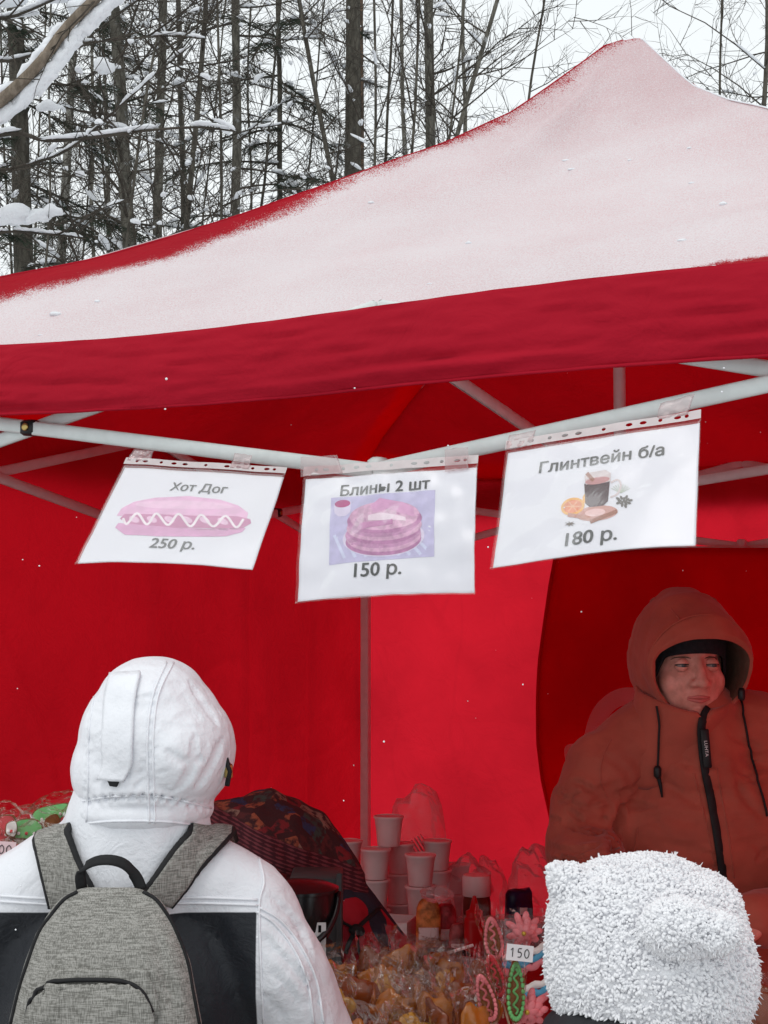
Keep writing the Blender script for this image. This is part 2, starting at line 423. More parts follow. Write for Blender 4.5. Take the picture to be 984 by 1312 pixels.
def canopy_mat():
    m, t, b, out, ms, tc = fabric_red('snow_dusted_red_canopy', (.5, .012, .03), (.90, .007, .020), .52)
    uvn = t.nodes.new('ShaderNodeUVMap').outputs[0]
    sep = t.nodes.new('ShaderNodeSeparateXYZ'); t.links.new(uvn, sep.inputs[0]); u, k = sep.outputs[0], sep.outputs[1]
    side = t.nodes.new('ShaderNodeAttribute'); side.attribute_name = 'snowy'; sd_ = side.outputs['Fac']
    dh = mathn(t, 'MULTIPLY', mathn(t, 'MULTIPLY', u, k), 3.0)                     # metres from the left hip
    big, mid, fine = noise_(t, tc, 5, 3), noise_(t, tc, 28, 3), noise_(t, tc, 320, 2, .7)
    wv = mathn(t, 'MULTIPLY', sstep(t, k, .30, .66), .18)
    wv = mathn(t, 'ADD', wv, mathn(t, 'MULTIPLY', sstep(t, k, .16, .03), .02))
    e1 = mathn(t, 'SUBTRACT', dh, wv)
    e1 = mathn(t, 'ADD', e1, mathn(t, 'MULTIPLY_ADD', mid, .07, -.035)); e1 = mathn(t, 'ADD', e1, mathn(t, 'MULTIPLY_ADD', big, .12, -.06))
    e1 = mathn(t, 'ADD', e1, mathn(t, 'MULTIPLY_ADD', fine, .26, -.13))
    s1 = sstep(t, e1, -.012, .03)
    # bare strip along the front edge, widening to the right
    band = mathn(t, 'MULTIPLY_ADD', sstep(t, u, .60, .74), -.085, .996)
    e2 = mathn(t, 'SUBTRACT', band, k); e2 = mathn(t, 'ADD', e2, mathn(t, 'MULTIPLY_ADD', mid, .045, -.024)); e2 = mathn(t, 'ADD', e2, mathn(t, 'MULTIPLY_ADD', fine, .04, -.02))
    s2 = sstep(t, e2, -.006, .01)
    s3 = sstep(t, k, .997, .992)
    sn = mathn(t, 'MULTIPLY', mathn(t, 'MULTIPLY', s1, s2), s3)
    # the dusting is thin: red shows between the grains, more so near the peak
    grain = mathn(t, 'ADD', mathn(t, 'MULTIPLY', fine, .95), mathn(t, 'MULTIPLY', noise_(t, tc, 3.5, 3), .3))
    thin = mathn(t, 'ADD', mathn(t, 'MULTIPLY', sstep(t, k, .5, .05), .15), .33)
    cover = mathn(t, 'MULTIPLY_ADD', sstep(t, mathn(t, 'SUBTRACT', grain, thin), -.05, .45), .37, .54)
    sn = mathn(t, 'MULTIPLY', mathn(t, 'MULTIPLY', sn, cover), sd_)
    sb = N_(t, 'ShaderNodeBsdfPrincipled', Roughness=.85); sb.inputs['Base Color'].default_value = (.88, .87, .89, 1)
    hgt = mathn(t, 'ADD', fine, mathn(t, 'MULTIPLY', mid, .5)); t.links.new(bumpn(t, hgt, .35, .006), sb.inputs['Normal'])
    ms2 = t.nodes.new('ShaderNodeMixShader'); t.links.new(sn, ms2.inputs[0]); t.links.new(ms.outputs[0], ms2.inputs[1]); 
    st_ = N_(t, 'ShaderNodeBsdfTranslucent'); st_.inputs[0].default_value = (.9, .88, .9, 1)      # a thin dusting lets light through
    sm_ = t.nodes.new('ShaderNodeMixShader'); sm_.inputs[0].default_value = .22; t.links.new(sb.outputs[0], sm_.inputs[1]); t.links.new(st_.outputs[0], sm_.inputs[2]); t.links.new(sm_.outputs[0], ms2.inputs[2])
    t.links.new(ms2.outputs[0], out.inputs[0]); return m
M['canopy'] = canopy_mat()
for side in range(4):
    c = MB(); NU, NV = (84, 60) if side == 0 else (40, 30)
    c.slab(lambda i, j: roof_pt(side, i * 2 - 1, j), NU, NV, .003)
    nn_ = (NU + 1) * (NV + 1)
    for q in range(2 * nn_): c.uv[q] = ((q % nn_) % (NU + 1) / NU, (q % nn_) // (NU + 1) / NV)
    up_ = (c.v[nn_ // 2] - c.v[nn_ + nn_ // 2]).z > 0
    o = c.build('roof_panel', M['canopy'], tent)
    at = o.data.attributes.new('snowy', 'FLOAT', 'POINT'); at.data.foreach_set('value', [1.0 if up_ else 0.0] * nn_ + [0.0 if up_ else 1.0] * nn_)
    # piping on the hip
    h = MB(); h.tube([roof_pt(side, -1, j / 40) + V(0, 0, .001) for j in range(41)], .0026 if side in (0, 3) else .0022, 6); h.build('hip_seam', M['valance'] if side in (0, 3) else M['snow_clump'], o)
    # valance
    def val(i, j):
        u = i * 2 - 1; p = roof_pt(side, u, 1.0); outw = [-N2, E2, N2, -E2][side]; s_ = u * 1.5
        q = V(s_, side * 3, j)
        z = -.143 * j - .006 * math.sin(s_ * 3.1 + side) * j
        o_ = .012 + .012 * j * nz((s_, side, 0), 2.5) + .010 * nz((s_ * 1.5, j * 3, side), 3) * j + .005 * nz((s_ * 2 + j * 2, j * 4, side), 7) + .002 * nz((s_ * 1.2 - j * .5, j * 1.5, side + 4), 16) + .006 * math.exp(-((j - .83) / .05) ** 2)
        o_ += .012 * math.sin(j * 3.0)
        return p + outw * o_ + V(0, 0, z)
    vb = MB(); vb.slab(val, 150 if side == 0 else 50, 22 if side == 0 else 8, .0015); vb.build('valance', M['valance'], tent)
    hb = MB(); hb.tube([val(i / 60, .985) + [-N2, E2, N2, -E2][side] * .001 for i in range(61)], .0035, 5); hb.build('valance_hem', M['valance'], tent)
cap = MB(); cap.lathe([(.0005, .010), (.012, .009), (.022, .005), (.029, -.002), (.034, -.012)][::-1], 20, T(.0392, 1.5, 3.209), cap=False); cap.build('peak_cap', M['snow_clump'], tent)

cl_ = MB(); random.seed(77)
for _ in range(16):
    u_, k_ = ru(-.75, .8), ru(.3, .97); p = roof_pt(0, u_, k_); r = ru(.003, .008)
    cl_.ell(p + V(0, 0, r * .4), (r * ru(1, 2), r * ru(.8, 1.4), r * .7), None, 8, 6, fn=lambda q: q * (1 + .3 * nz(q, 120)))
o = cl_.build('snow_crumbs', M['snow_clump'], tent); o['kind'] = 'stuff'
# cloth walls
def wall(name, pa, pb, mt, seams, seed, amp=.012):
    a, b = Vector(pa), Vector(pb); L = (b - a).length; e_ = (b - a) / L; n_ = V(e_.y, -e_.x, 0)
    def fn(i, j):
        x, z = i * L, .02 + j * 2.222
        d = amp * nz((x, z * .6, seed), 1.6) + amp * .4 * nz((x * 1.4 + z, z, seed), 4.5)
        d += .006 * math.exp(-((nz((x * 1.3 + .5 * z, z * .5, seed + 9), 1.4)) / .035) ** 2) + .005 * math.exp(-((nz((x * .8 - .7 * z, z * .8, seed + 19), 1.7)) / .03) ** 2)
        d += .004 * math.sin((x * 1.3 - z * 2.2) * 3) * nz((x, z, seed + 5), 1.2)
        for sx, dp in seams: d += dp * math.exp(-((x - sx) / .018) ** 2)
        for sz in (.75, 1.32): d += .003 * math.exp(-((z - sz - .01 * nz((x, 0, sz), 2)) / .01) ** 2)
        return a + e_ * x + V(0, 0, z) + n_ * d
    m_ = MB(); m_.grid(fn, 220, 150); o = m_.build(name, mt, tent)
    return o
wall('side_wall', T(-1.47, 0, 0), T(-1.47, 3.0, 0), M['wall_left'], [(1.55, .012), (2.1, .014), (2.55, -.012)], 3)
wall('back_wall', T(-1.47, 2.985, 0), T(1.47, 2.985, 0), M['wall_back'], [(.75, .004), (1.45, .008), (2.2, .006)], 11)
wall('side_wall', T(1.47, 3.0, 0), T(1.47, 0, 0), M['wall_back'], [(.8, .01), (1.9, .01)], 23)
# frame
M['frame'] = mat('pale_grey_frame_paint', (.62, .66, .65), .45, .05, 30, .05, 200, .001, spec=.4)
M['black_plastic'] = mat('black_plastic', (.012, .012, .013), .45, .2, 40, .1, 90, .001)
M['brass'] = mat('brass_screw', (.45, .33, .12), .35, .1, 40, metal=1)
for s_, d_ in ((-1.44, .04), (1.44, .04), (-1.44, 2.94), (1.44, 2.94)):
    l = MB(); p = T(s_, d_, 0)
    l.box(p + V(0, 0, 1.1), (.032, .032, 2.14), Matrix.Rotation(-A, 3, 'Z'), bev=.004); l.box(p + V(0, 0, .58), (.026, .026, 1.1), Matrix.Rotation(-A, 3, 'Z'))
    lo = l.build('leg', M['frame'], tent, auto=40)
    f_ = MB(); f_.box(p + V(0, 0, .012), (.1, .1, .012), Matrix.Rotation(-A, 3, 'Z'), bev=.003); f_.build('foot', M['frame'], lo, auto=40)
    f_ = MB(); f_.box(p + V(0, 0, 2.17), (.055, .055, .07), Matrix.Rotation(-A, 3, 'Z'), bev=.008); f_.build('corner_bracket', M['black_plastic'], lo, auto=40); f_ = MB(); f_.box(p + V(0, 0, 1.895), (.055, .055, .07), Matrix.Rotation(-A, 3, 'Z'), bev=.008); f_.build('corner_bracket', M['black_plastic'], lo, auto=40)
def bar(a, b, off=None):
    m_ = MB(); m_.bar(a, b, .013, .027, bev=.004); m_.build('truss_bar', M['frame'], tent, auto=50)
def joint(p, ax):
    m_ = MB(); ax = Vector(ax).normalized(); rot = ax.to_track_quat('Y', 'Z').to_matrix()
    m_.box(p, (.036, .034, .030), rot, bev=.005); o = m_.build('truss_joint', M['black_plastic'], tent, auto=50)
    sc = MB(); q = Vector((0, -1, 0)); fr = ax if ax.y < 0 else -ax
    sc.lathe([(.0075, 0), (.0075, .004), (.005, .005)], 12, p + fr * .0172, rot=fr.to_track_quat('Z', 'Y').to_matrix()); sc.build('screw', M['brass'], o)
def scissor(pa, pb, pivot=True):
    """one X between two upright stations pa, pb (ground points)"""
    d = (pb - pa).normalized(); n_ = V(d.y, -d.x, 0)
    return d, n_
def side_truss(c0, mid, c1, nrm):
    for c in (c0, c1):
        bar(c + V(0, 0, 2.17) + nrm * .008, mid + V(0, 0, 1.945) + nrm * .008)
        bar(c + V(0, 0, 1.898) - nrm * .008, mid + V(0, 0, 2.235) - nrm * .008)
        # the pivot sits where the two bars cross
        t_ = .272 / (.272 + .29)
        joint(c.lerp(mid, t_) + V(0, 0, lerp(2.17, 1.945, t_)), nrm)
side_truss(T(-1.44, .035, 0), T(0, .035, 0), T(1.44, .035, 0), -N2)
side_truss(T(-1.44, 2.94, 0), T(0, 2.94, 0), T(1.44, 2.94, 0), -N2)
side_truss(T(-1.44, .04, 0), T(-1.44, 1.5, 0), T(-1.44, 2.94, 0), E2)
side_truss(T(1.44, .04, 0), T(1.44, 1.5, 0), T(1.44, 2.94, 0), -E2)
for i_, c in enumerate((T(0, .05, 0), T(0, 2.92, 0), T(-1.42, 1.5, 0), T(1.42, 1.5, 0))):
    mid = T(0, 1.5, 0); nn = (mid - c).normalized().cross(V(0, 0, 1))
    if i_ != 2: bar(c + V(0, 0, 2.195) + nn * .008, mid + V(0, 0, 2.02) + nn * .008)
    m_ = MB(); m_.box(c + V(0, 0, 1.945), (.03, .045, .05), Matrix.Rotation(-A, 3, 'Z'), bev=.006); m_.build('truss_joint', M['frame'], tent, auto=50)
m_ = MB(); m_.tube([T(0, 1.5, 1.98), T(0, 1.5, APEX - .03)], .016, 12); m_.build('peak_pole', M['frame'], tent, auto=50)
m_ = MB(); m_.box(T(0, 1.5, 2.02), (.07, .07, .06), Matrix.Rotation(-A, 3, 'Z'), bev=.01); m_.build('peak_hub', M['black_plastic'], tent, auto=50); m_ = MB(); m_.box(T(0, 1.5, 2.46), (.07, .07, .06), Matrix.Rotation(-A, 3, 'Z'), bev=.01); m_.build('peak_hub', M['black_plastic'], tent, auto=50)
# ------------------------------------------------------------------ menu sheets hung on the front bar
from mathutils.geometry import tessellate_polygon
def text_mesh(txt, bold=.018):
    """outlines of the letters, each closed contour filled with its own holes (overlapping strokes stay whole)"""
    cu = bpy.data.curves.new('t', 'FONT'); cu.body = txt; cu.size = 1; cu.resolution_u = 3; cu.fill_mode = 'NONE'
    o = bpy.data.objects.new('t', cu); COL.objects.link(o)
    me = bpy.data.meshes.new_from_object(o.evaluated_get(bpy.context.evaluated_depsgraph_get()))
    co = [v.co.copy() for v in me.vertices]; nb = {}
    for e in me.edges:
        a, b = e.vertices; nb.setdefault(a, []).append(b); nb.setdefault(b, []).append(a)
    bpy.data.objects.remove(o); bpy.data.curves.remove(cu); bpy.data.meshes.remove(me)
    loops, seen = [], set()
    for st in sorted(nb):
        if st in seen: continue
        lp, cur = [st], st; seen.add(st)
        while True:
            nx = [q for q in sorted(nb[cur], key=lambda q: (q != cur + 1, q)) if q not in seen]
            if not nx: break
            cur = nx[0]; seen.add(cur); lp.append(cur)
        loops.append([co[i] for i in lp])
    area = lambda l: sum(l[i].x * l[(i + 1) % len(l)].y - l[(i + 1) % len(l)].x * l[i].y for i in range(len(l))) / 2
    def inside(p, l):
        c = False
        for i in range(len(l)):
            a, b = l[i], l[i - 1]
            if (a.y > p.y) != (b.y > p.y) and p.x < (b.x - a.x) * (p.y - a.y) / (b.y - a.y) + a.x: c = not c
        return c
    par = {i: [j for j, m in enumerate(loops) if j != i and area(m) * area(l) < 0 and abs(area(m)) > abs(area(l)) and inside(l[0], m)] for i, l in enumerate(loops)}
    outs = [l for i, l in enumerate(loops) if not par[i]]; holes = [l for i, l in enumerate(loops) if par[i]]
    vs, fs = [], []
    for l in outs:
        grp = [l] + [h for h in holes if inside(h[0], l)]; n0 = len(vs); tr = tessellate_polygon([[V(p.x, p.y, 0) for p in q] for q in grp])
        for q in grp: vs += q
        fs += [[n0 + i for i in t_] for t_ in tr]
    x0, x1 = min(v.x for v in vs), max(v.x for v in vs)
    return [V(v.x - (x0 + x1) / 2, v.y, 0) for v in vs], fs, x1 - x0
M['paper'] = mat('white_paper', (.80, .81, .86), .8, .025, 6, .15, 9, .01, trans=.12)
M['strip'] = mat('milky_plastic_strip', (.74, .72, .72), .4, .05, 60, .1, 300, .001, trans=.35)
M['ink'] = mat('grey_ink', (.06, .064, .062), .85, .05)
M['sleeve'] = film('clear_sleeve', (.99, .985, .985), .006, .22, .10, 13, .006, .012, .25)
M['tape'] = film('clear_tape', (.93, .86, .86), .0, .2, .4, 40, .006, .09, .35)
def flat(name, col, var=.08, vs_=60): 
    if name not in M: M[name] = mat(name, col, .8, var, vs_)
    return M[name]
SW = .305
class Sign:
    def __init__(s, name, label, tl, tr, bl, drop, curl, H, br=None):
        nrm = -N2
        def on_front(px, py, off):      # where the sight line meets the plane of the front bar
            d = ray(px, py); o = T(0, -off, 0); return EYE + d * ((o - EYE).dot(N2) / d.dot(N2))
        TL, TR = on_front(*tl, drop), on_front(*tr, drop)
        Uv = TR - TL; W = Uv.length; H = H * W
        d = ray(*bl).normalized(); best = None
        # the lower edge swings towards the photographer
        b_, c_ = d.dot(EYE - TL), (EYE - TL).length_squared - H * H
        disc = b_ * b_ - c_
        t_ = -b_ - math.sqrt(max(0, disc)); BL = EYE + d * t_
        U = Uv.normalized(); Vd = BL - TL; Vd = (Vd - U * Vd.dot(U)); Vd.normalize()
        s.TL, s.U, s.V, s.W, s.H = TL, U, Vd, W, H; s.N = U.cross(Vd)
        if s.N.y > 0: s.N = -s.N
        s.curl = curl; s.sk = (BL - TL).dot(U)   # small lean
        s.dB = V(0, 0, 0)
        if br: d = ray(*br); s.dB = EYE + d * ((TL - EYE).dot(s.N) / d.dot(s.N)) - (TL + U * (W + s.sk) + Vd * H)
        s.t = thing(name, label, 'menu sign', TL + U * W / 2, 0)
        print(name, 'W', round(W, 3), 'H', round(H, 3), 'skew', round(s.sk, 3), 'N', [round(x, 2) for x in s.N])
    def uv(s, px, py):
        d = ray(px, py); q = EYE + d * ((s.TL - EYE).dot(s.N) / d.dot(s.N)) - s.TL
        v = q.dot(s.V); return q.dot(s.U) - s.sk * v / s.H, v
    def at(s, u, v, h=0.0):
        k = s.curl(u / s.W, v / s.H)
        return s.TL + s.U * (u + s.sk * v / s.H) + s.V * v + s.dB * (u * v / s.W / s.H) + s.N * (k + h)
    def sheet(s, name, u0, u1, v0, v1, m, h, th=.0004, nu=64, nv=48):
        b = MB(); b.slab(lambda i, j: s.at(lerp(u0, u1, i), lerp(v0, v1, j), h), nu, nv, th); return b.build(name, m, s.t)
    def shape(s, name, pts, m, h, parent=None, label=None):
        """flat print: outline in picture coordinates laid on the sheet"""
        b = MB(); pts = [s.uv(*p) for p in pts]; h = (h + .001) * .35; fine = []
        for i in range(len(pts)):
            a, c = pts[i], pts[(i + 1) % len(pts)]; m_ = max(1, int(math.hypot(c[0] - a[0], c[1] - a[1]) / .008))
            fine += [(lerp(a[0], c[0], q / m_), lerp(a[1], c[1], q / m_)) for q in range(m_)]
        pts = fine; n = len(pts); c = (sum(p[0] for p in pts) / n, sum(p[1] for p in pts) / n); NR = 6
        vs = [s.at(*c, h)]; fs = [(0, 1 + i, 1 + (i + 1) % n) for i in range(n)]
        for r_ in range(1, NR + 1): vs += [s.at(lerp(c[0], p[0], r_ / NR), lerp(c[1], p[1], r_ / NR), h) for p in pts]
        for r_ in range(NR - 1): fs += [(1 + r_ * n + i, 1 + (r_ + 1) * n + i, 1 + (r_ + 1) * n + (i + 1) % n, 1 + r_ * n + (i + 1) % n) for i in range(n)]
        b.add(vs, fs)
        return b.build(name, m, parent or s.t, label=label)
    def stroke(s, name, pts, wpx, m, h, parent=None, n=40):
        h = (h + .001) * .35; n = max(n, 8)
        sp = spline([V(a, b, 0) for a, b in pts], n); L, Rr = [], []
        for i, q in enumerate(sp):
            t_ = (sp[min(i + 1, n)] - sp[max(i - 1, 0)]).normalized(); nn = V(-t_.y, t_.x, 0) * wpx / 2
            L.append(s.at(*s.uv(q.x + nn.x, q.y + nn.y), h)); Rr.append(s.at(*s.uv(q.x - nn.x, q.y - nn.y), h))
        b = MB(); b.add(L + Rr, [(i, i + 1, n + 2 + i, n + 1 + i) for i in range(n)]); return b.build(name, m, parent or s.t)
    def text(s, txt, cx, cy, wpx, slope=0.0, bold=.022, squeeze=1.0):
        vs, fs, wd = text_mesh(txt, bold); u0, v0 = s.uv(cx, cy); ua, _ = s.uv(cx - wpx / 2, cy); ub, _ = s.uv(cx + wpx / 2, cy)
        k = (ub - ua) / wd; b = MB()
        g_ = bold * k
        for i_, (dx, dy) in enumerate(((0, 0), (g_, 0), (-g_, 0), (0, g_ * .6), (0, -g_ * .6))): b.add([s.at(u0 + p.x * k + dx, v0 - p.y * k * squeeze + p.x * k * slope + dy, .0011 + .00004 * i_) for p in vs], fs)
        return b.build('lettering', M['ink'], s.t, smooth=False)
    def dress(s, strip_h, holes, tapes):
        m_ = .004
        s.sheet('paper', m_, s.W - m_ * .6, strip_h + .006, s.H - m_, M['paper'], 0.0)
        s.sheet('sleeve', 0, s.W, strip_h, s.H, M['sleeve'], .0028, .0002)
        b = MB(); n = 24; cells = sorted(holes); edges = [0.0] + [(cells[i][0] + cells[i + 1][0]) / 2 for i in range(len(cells) - 1)] + [1.0]
        for i, (hx, a) in enumerate(cells):
            x0, x1 = edges[i] * s.W, edges[i + 1] * s.W; cx, cy = hx * s.W, strip_h * .48; ring, box_ = [], []
            for k in range(n):
                q = 2 * math.pi * k / n; dx, dy = math.cos(q), math.sin(q)
                ring.append(s.at(cx + dx * a, cy + dy * .0033, .004))
                tx = ((x1 - cx) if dx > 0 else (cx - x0)) / max(1e-9, abs(dx)); ty = ((strip_h - cy) if dy > 0 else cy) / max(1e-9, abs(dy))
                r_ = min(tx, ty); box_.append(s.at(cx + dx * r_, cy + dy * r_, .004))
            for sx, sy in ((x0, 0), (x1, 0), (x1, strip_h), (x0, strip_h)):      # square off the cell corners
                q = math.atan2(sy - cy, sx - cx) % (2 * math.pi); k = round(q / (2 * math.pi) * n) % n; box_[k] = s.at(sx, sy, .004)
            b.add(ring + box_, [(k, (k + 1) % n, n + (k + 1) % n, n + k) for k in range(n)])
        b.build('punched_strip', M['strip'], s.t, smooth=False)
        for pts in tapes:
            b = MB(); c = [s.at(u, v, h) for u, v, h in pts]
            b.slab(lambda i, j: c[0].lerp(c[1], i).lerp(c[3].lerp(c[2], i), j) + s.N * (.003 * nz((i * 3, j * 2, pts[0][0] * 50), 1.5)), 10, 6, .0003); b.build('tape', M['tape'], s.t)
HOLES = [(.08, .0033), (.135, .0055), (.235, .0033), (.315, .0055), (.385, .0055), (.515, .0033), (.645, .0055), (.715, .0055), (.80, .0033), (.885, .0055), (.93, .0033)]
def ellp(cx, cy, rx, ry, n=28, a0=0, a1=360, rot=0):
    o = []
    for i in range(n + (0 if a1 - a0 == 360 else 1)):
        q = R(a0 + (a1 - a0) * i / n); x, y = rx * math.cos(q), ry * math.sin(q); o.append((cx + x * math.cos(rot) - y * math.sin(rot), cy + x * math.sin(rot) + y * math.cos(rot)))
    return o
# --- hot dog
s1 = Sign('menu_sign', 'white sheet in plastic sleeve with a pink hot dog picture, taped to the frame bar', (163, 588), (369, 601), (98, 724), .035, lambda u, v: .010 * math.sin(u * 3 + .4) * v + .006 * v * v * (u - .2) + .0015 * nz((u * 4, v * 3, 1), 1.5), .79, (325, 733))
s1.dress(.0165, HOLES, [[(.004, .008, .004), (.055, .008, .004), (.052, -.022, .004), (.010, -.020, .006)], [(.225, .012, .004), (.262, .012, .004), (.264, -.018, .012), (.228, -.02, .014)]])
s1.text('Хот Дог', 252, 634, 73, .0)
s1.text('250 р.', 217, 714, 57, .0)
pk = lambda n_, c: flat(n_, c)
top = s1.shape('bun_top', [(150, 664), (156, 654), (172, 646), (200, 641), (240, 640), (280, 645), (303, 653), (314, 663), (312, 671), (280, 672), (230, 669), (180, 667)], pk('print_bun', (.72, .40, .60)), .0008)
s1.shape('bun_light', ellp(235, 652, 62, 6, rot=.04), pk('print_bun_light', (.78, .50, .67)), .0011, top)
sg = s1.shape('sausage', [(154, 668), (160, 662), (200, 664), (250, 668), (300, 668), (316, 672), (317, 678), (306, 685), (270, 686), (220, 684), (165, 677)], pk('print_sausage', (.50, .16, .33)), .0011)
s1.shape('bun_bottom', [(148, 680), (152, 674), (180, 678), (220, 684), (270, 687), (310, 685), (305, 691), (285, 697), (250, 698), (200, 696), (160, 691)], pk('print_bun_low', (.62, .29, .50)), .0013)
for x in range(172, 300, 22): s1.shape('onion', ellp(x, 670 + (x - 172) * .05, 7, 4, 14, rot=.5), pk('print_onion', (.74, .47, .64)), .0015, sg)
s1.stroke('sauce_line', [(158, 668), (163, 676), (176, 662), (188, 678), (200, 663), (214, 680), (228, 665), (242, 683), (256, 667), (270, 683), (286, 668), (298, 684), (308, 672)], 3.2, pk('print_cream', (.80, .72, .76)), .0018, n=90)
# --- pancakes
s2 = Sign('menu_sign', 'white sheet in plastic sleeve with a purple pancake stack picture, hung at the bar joint', (391, 600), (614, 584), (380, 773), .06, lambda u, v: .008 * math.sin(u * 4) * v + .006 * math.sin(v * 3) + .003 * nz((u * 5, v * 4, 8), 1.6), .80, (608, 760))
s2.dress(.0175, HOLES, [[(-.004, .02, .004), (.075, .018, .004), (.07, -.010, .02), (.0, -.012, .02)], [(.262, .03, .004), (.303, .028, .004), (.307, -.006, .02), (.266, -.006, .02)]])
s2.text('Блины 2 шт', 495, 634, 114, -.02)
s2.text('150 р.', 489, 744, 60, -.02)
ph = s2.shape('picture', [(427, 641), (560, 631), (561, 719), (425, 728)], pk('print_lavender', (.50, .47, .66)), .0008)
for i in range(9): s2.stroke('cloth_stripe', [(432 + i * 14, 690 + i * 1.5), (446 + i * 14, 720 - i * .5)], 4, pk('print_stripe', (.60, .62, .78)), .0011, ph, n=3)
s2.shape('plate', ellp(496, 694, 53, 25, rot=-.05), pk('print_plate', (.66, .60, .74)), .0014, ph)
for i in range(8):
    s2.shape('pancake', ellp(496 + .8 * math.sin(i * 2.2), 698 - i * 4.6, 49 - i * .35 + 1.5 * math.sin(i * 3.3), 19.5, 36, rot=-.05), flat('print_pancake_%d' % (i % 3), [(.44, .20, .36), (.60, .36, .50), (.50, .26, .42)][i % 3], .18, 90), .0017 + i * .00025, ph)
s2.shape('rolled_pancake', [(478, 652), (490, 642), (520, 648), (534, 656), (535, 667), (520, 664), (500, 656), (482, 662)], pk('print_roll', (.62, .33, .52)), .0042, ph)
s2.shape('rolled_pancake', [(476, 665), (492, 661), (524, 668), (525, 673), (500, 672), (476, 672)], pk('print_sugar', (.72, .58, .66)), .0044, ph)
s2.shape('rolled_pancake', [(462, 683), (466, 675), (508, 671), (509, 678), (480, 681), (464, 686)], pk('print_roll2', (.50, .22, .40)), .0046, ph)
s2.shape('bowl', [(431, 650), (453, 646), (452, 660), (446, 665), (437, 666), (432, 661)], pk('print_plate', (.66, .6, .74)), .0014, ph)
s2.shape('jam', ellp(442, 649, 10, 5, rot=-.1), pk('print_jam', (.42, .08, .22)), .0016, ph)
# --- mulled wine
s3 = Sign('menu_sign', 'white sheet in plastic sleeve with a mulled wine glass and orange picture', (650, 567), (899, 526), (630, 733), .035, lambda u, v: .012 * math.sin(u * 3.0) * v + .004 * v * v + .002 * nz((u * 4, v * 3, 15), 1.5), .77, (894, 704))
s3.dress(.0165, HOLES, [[(.25, .006, .004), (.299, .006, .004), (.31, -.03, .006), (.255, -.024, .006)], [(.0, .02, .004), (.045, .018, .004), (.05, -.012, .004), (.004, -.010, .004)]])
s3.text('Глинтвейн б/а', 770, 596, 157, .0)
s3.text('180 р.', 760, 700, 65, .0)
s3.shape('orange_slice', ellp(762, 640, 14, 10, rot=-.2), pk('print_orange_rind', (.78, .42, .10)), .0007)
s3.shape('saucer', ellp(767, 661, 27, 10, rot=-.12), pk('print_saucer', (.55, .30, .26)), .0008)
s3.shape('saucer_light', ellp(765, 660, 13, 5, rot=-.12), pk('print_pinkish', (.75, .52, .50)), .0010)
s3.shape('wine', [(750, 622), (783, 617), (781, 645), (775, 651), (758, 653), (752, 648)], pk('print_wine', (.07, .035, .04)), .0012)
s3.shape('glass_rim', [(750, 612), (757, 607), (777, 604), (784, 608), (784, 619), (770, 622), (752, 623)], pk('print_glass', (.60, .52, .52)), .0014)
s3.shape('froth', ellp(767, 618, 16, 4.5, rot=-.15), pk('print_froth', (.50, .25, .25)), .0016)
s3.stroke('cup_handle', [(784, 621), (793, 617), (797, 624), (793, 635), (784, 640)], 2.4, pk('print_glass', (.6, .52, .52)), .0014, n=16)
s3.stroke('cinnamon', [(753, 608), (762, 618)], 5, pk('print_cinnamon', (.30, .12, .07)), .0018, n=4)
s3.shape('orange_half', ellp(736, 652, 15.5, 11.5, rot=-.25), pk('print_orange_rind', (.78, .42, .1)), .0016)
s3.shape('orange_flesh', ellp(736, 652, 12, 8.5, rot=-.25), pk('print_orange', (.72, .22, .08)), .0018)
for i in range(6): s3.stroke('segment_line', [(736, 652), (736 + 11 * math.cos(i * 1.05), 652 + 7.5 * math.sin(i * 1.05))], .9, pk('print_orange_pith', (.80, .50, .28)), .0020, n=2)
s3.stroke('cinnamon', [(730, 663), (760, 668)], 5, pk('print_cinnamon2', (.45, .2, .14)), .0020, n=6)
s3.stroke('cinnamon', [(759, 673), (793, 658)], 5, pk('print_cinnamon', (.3, .12, .07)), .0022, n=6)
for i in range(7):
    q = i * .9; s3.shape('anise_point', [(733 + 1.5 * math.cos(q + 1.5), 675 + 1.2 * math.sin(q + 1.5)), (733 + 8 * math.cos(q), 675 + 4 * math.sin(q)), (733 + 1.5 * math.cos(q - 1.5), 675 + 1.2 * math.sin(q - 1.5))], pk('print_anise', (.14, .11, .09)), .0022)
for i in range(14):
    q = i * 2.4; r_ = 9 * math.sqrt((i + .5) / 14); s3.shape('cone_scale', ellp(801 + r_ * math.cos(q), 645 + r_ * .8 * math.sin(q), 3, 1.7, 8, rot=q), pk('print_cone', (.13, .12, .11)), .0014 + i * .00005)
for i in range(9):
    q = -2.6 + i * .25; s3.stroke('pine_needle', [(797, 634), (797 + 14 * math.cos(q), 634 + 12 * math.sin(q))], .8, pk('print_needle', (.45, .50, .42)), .0010, n=2)
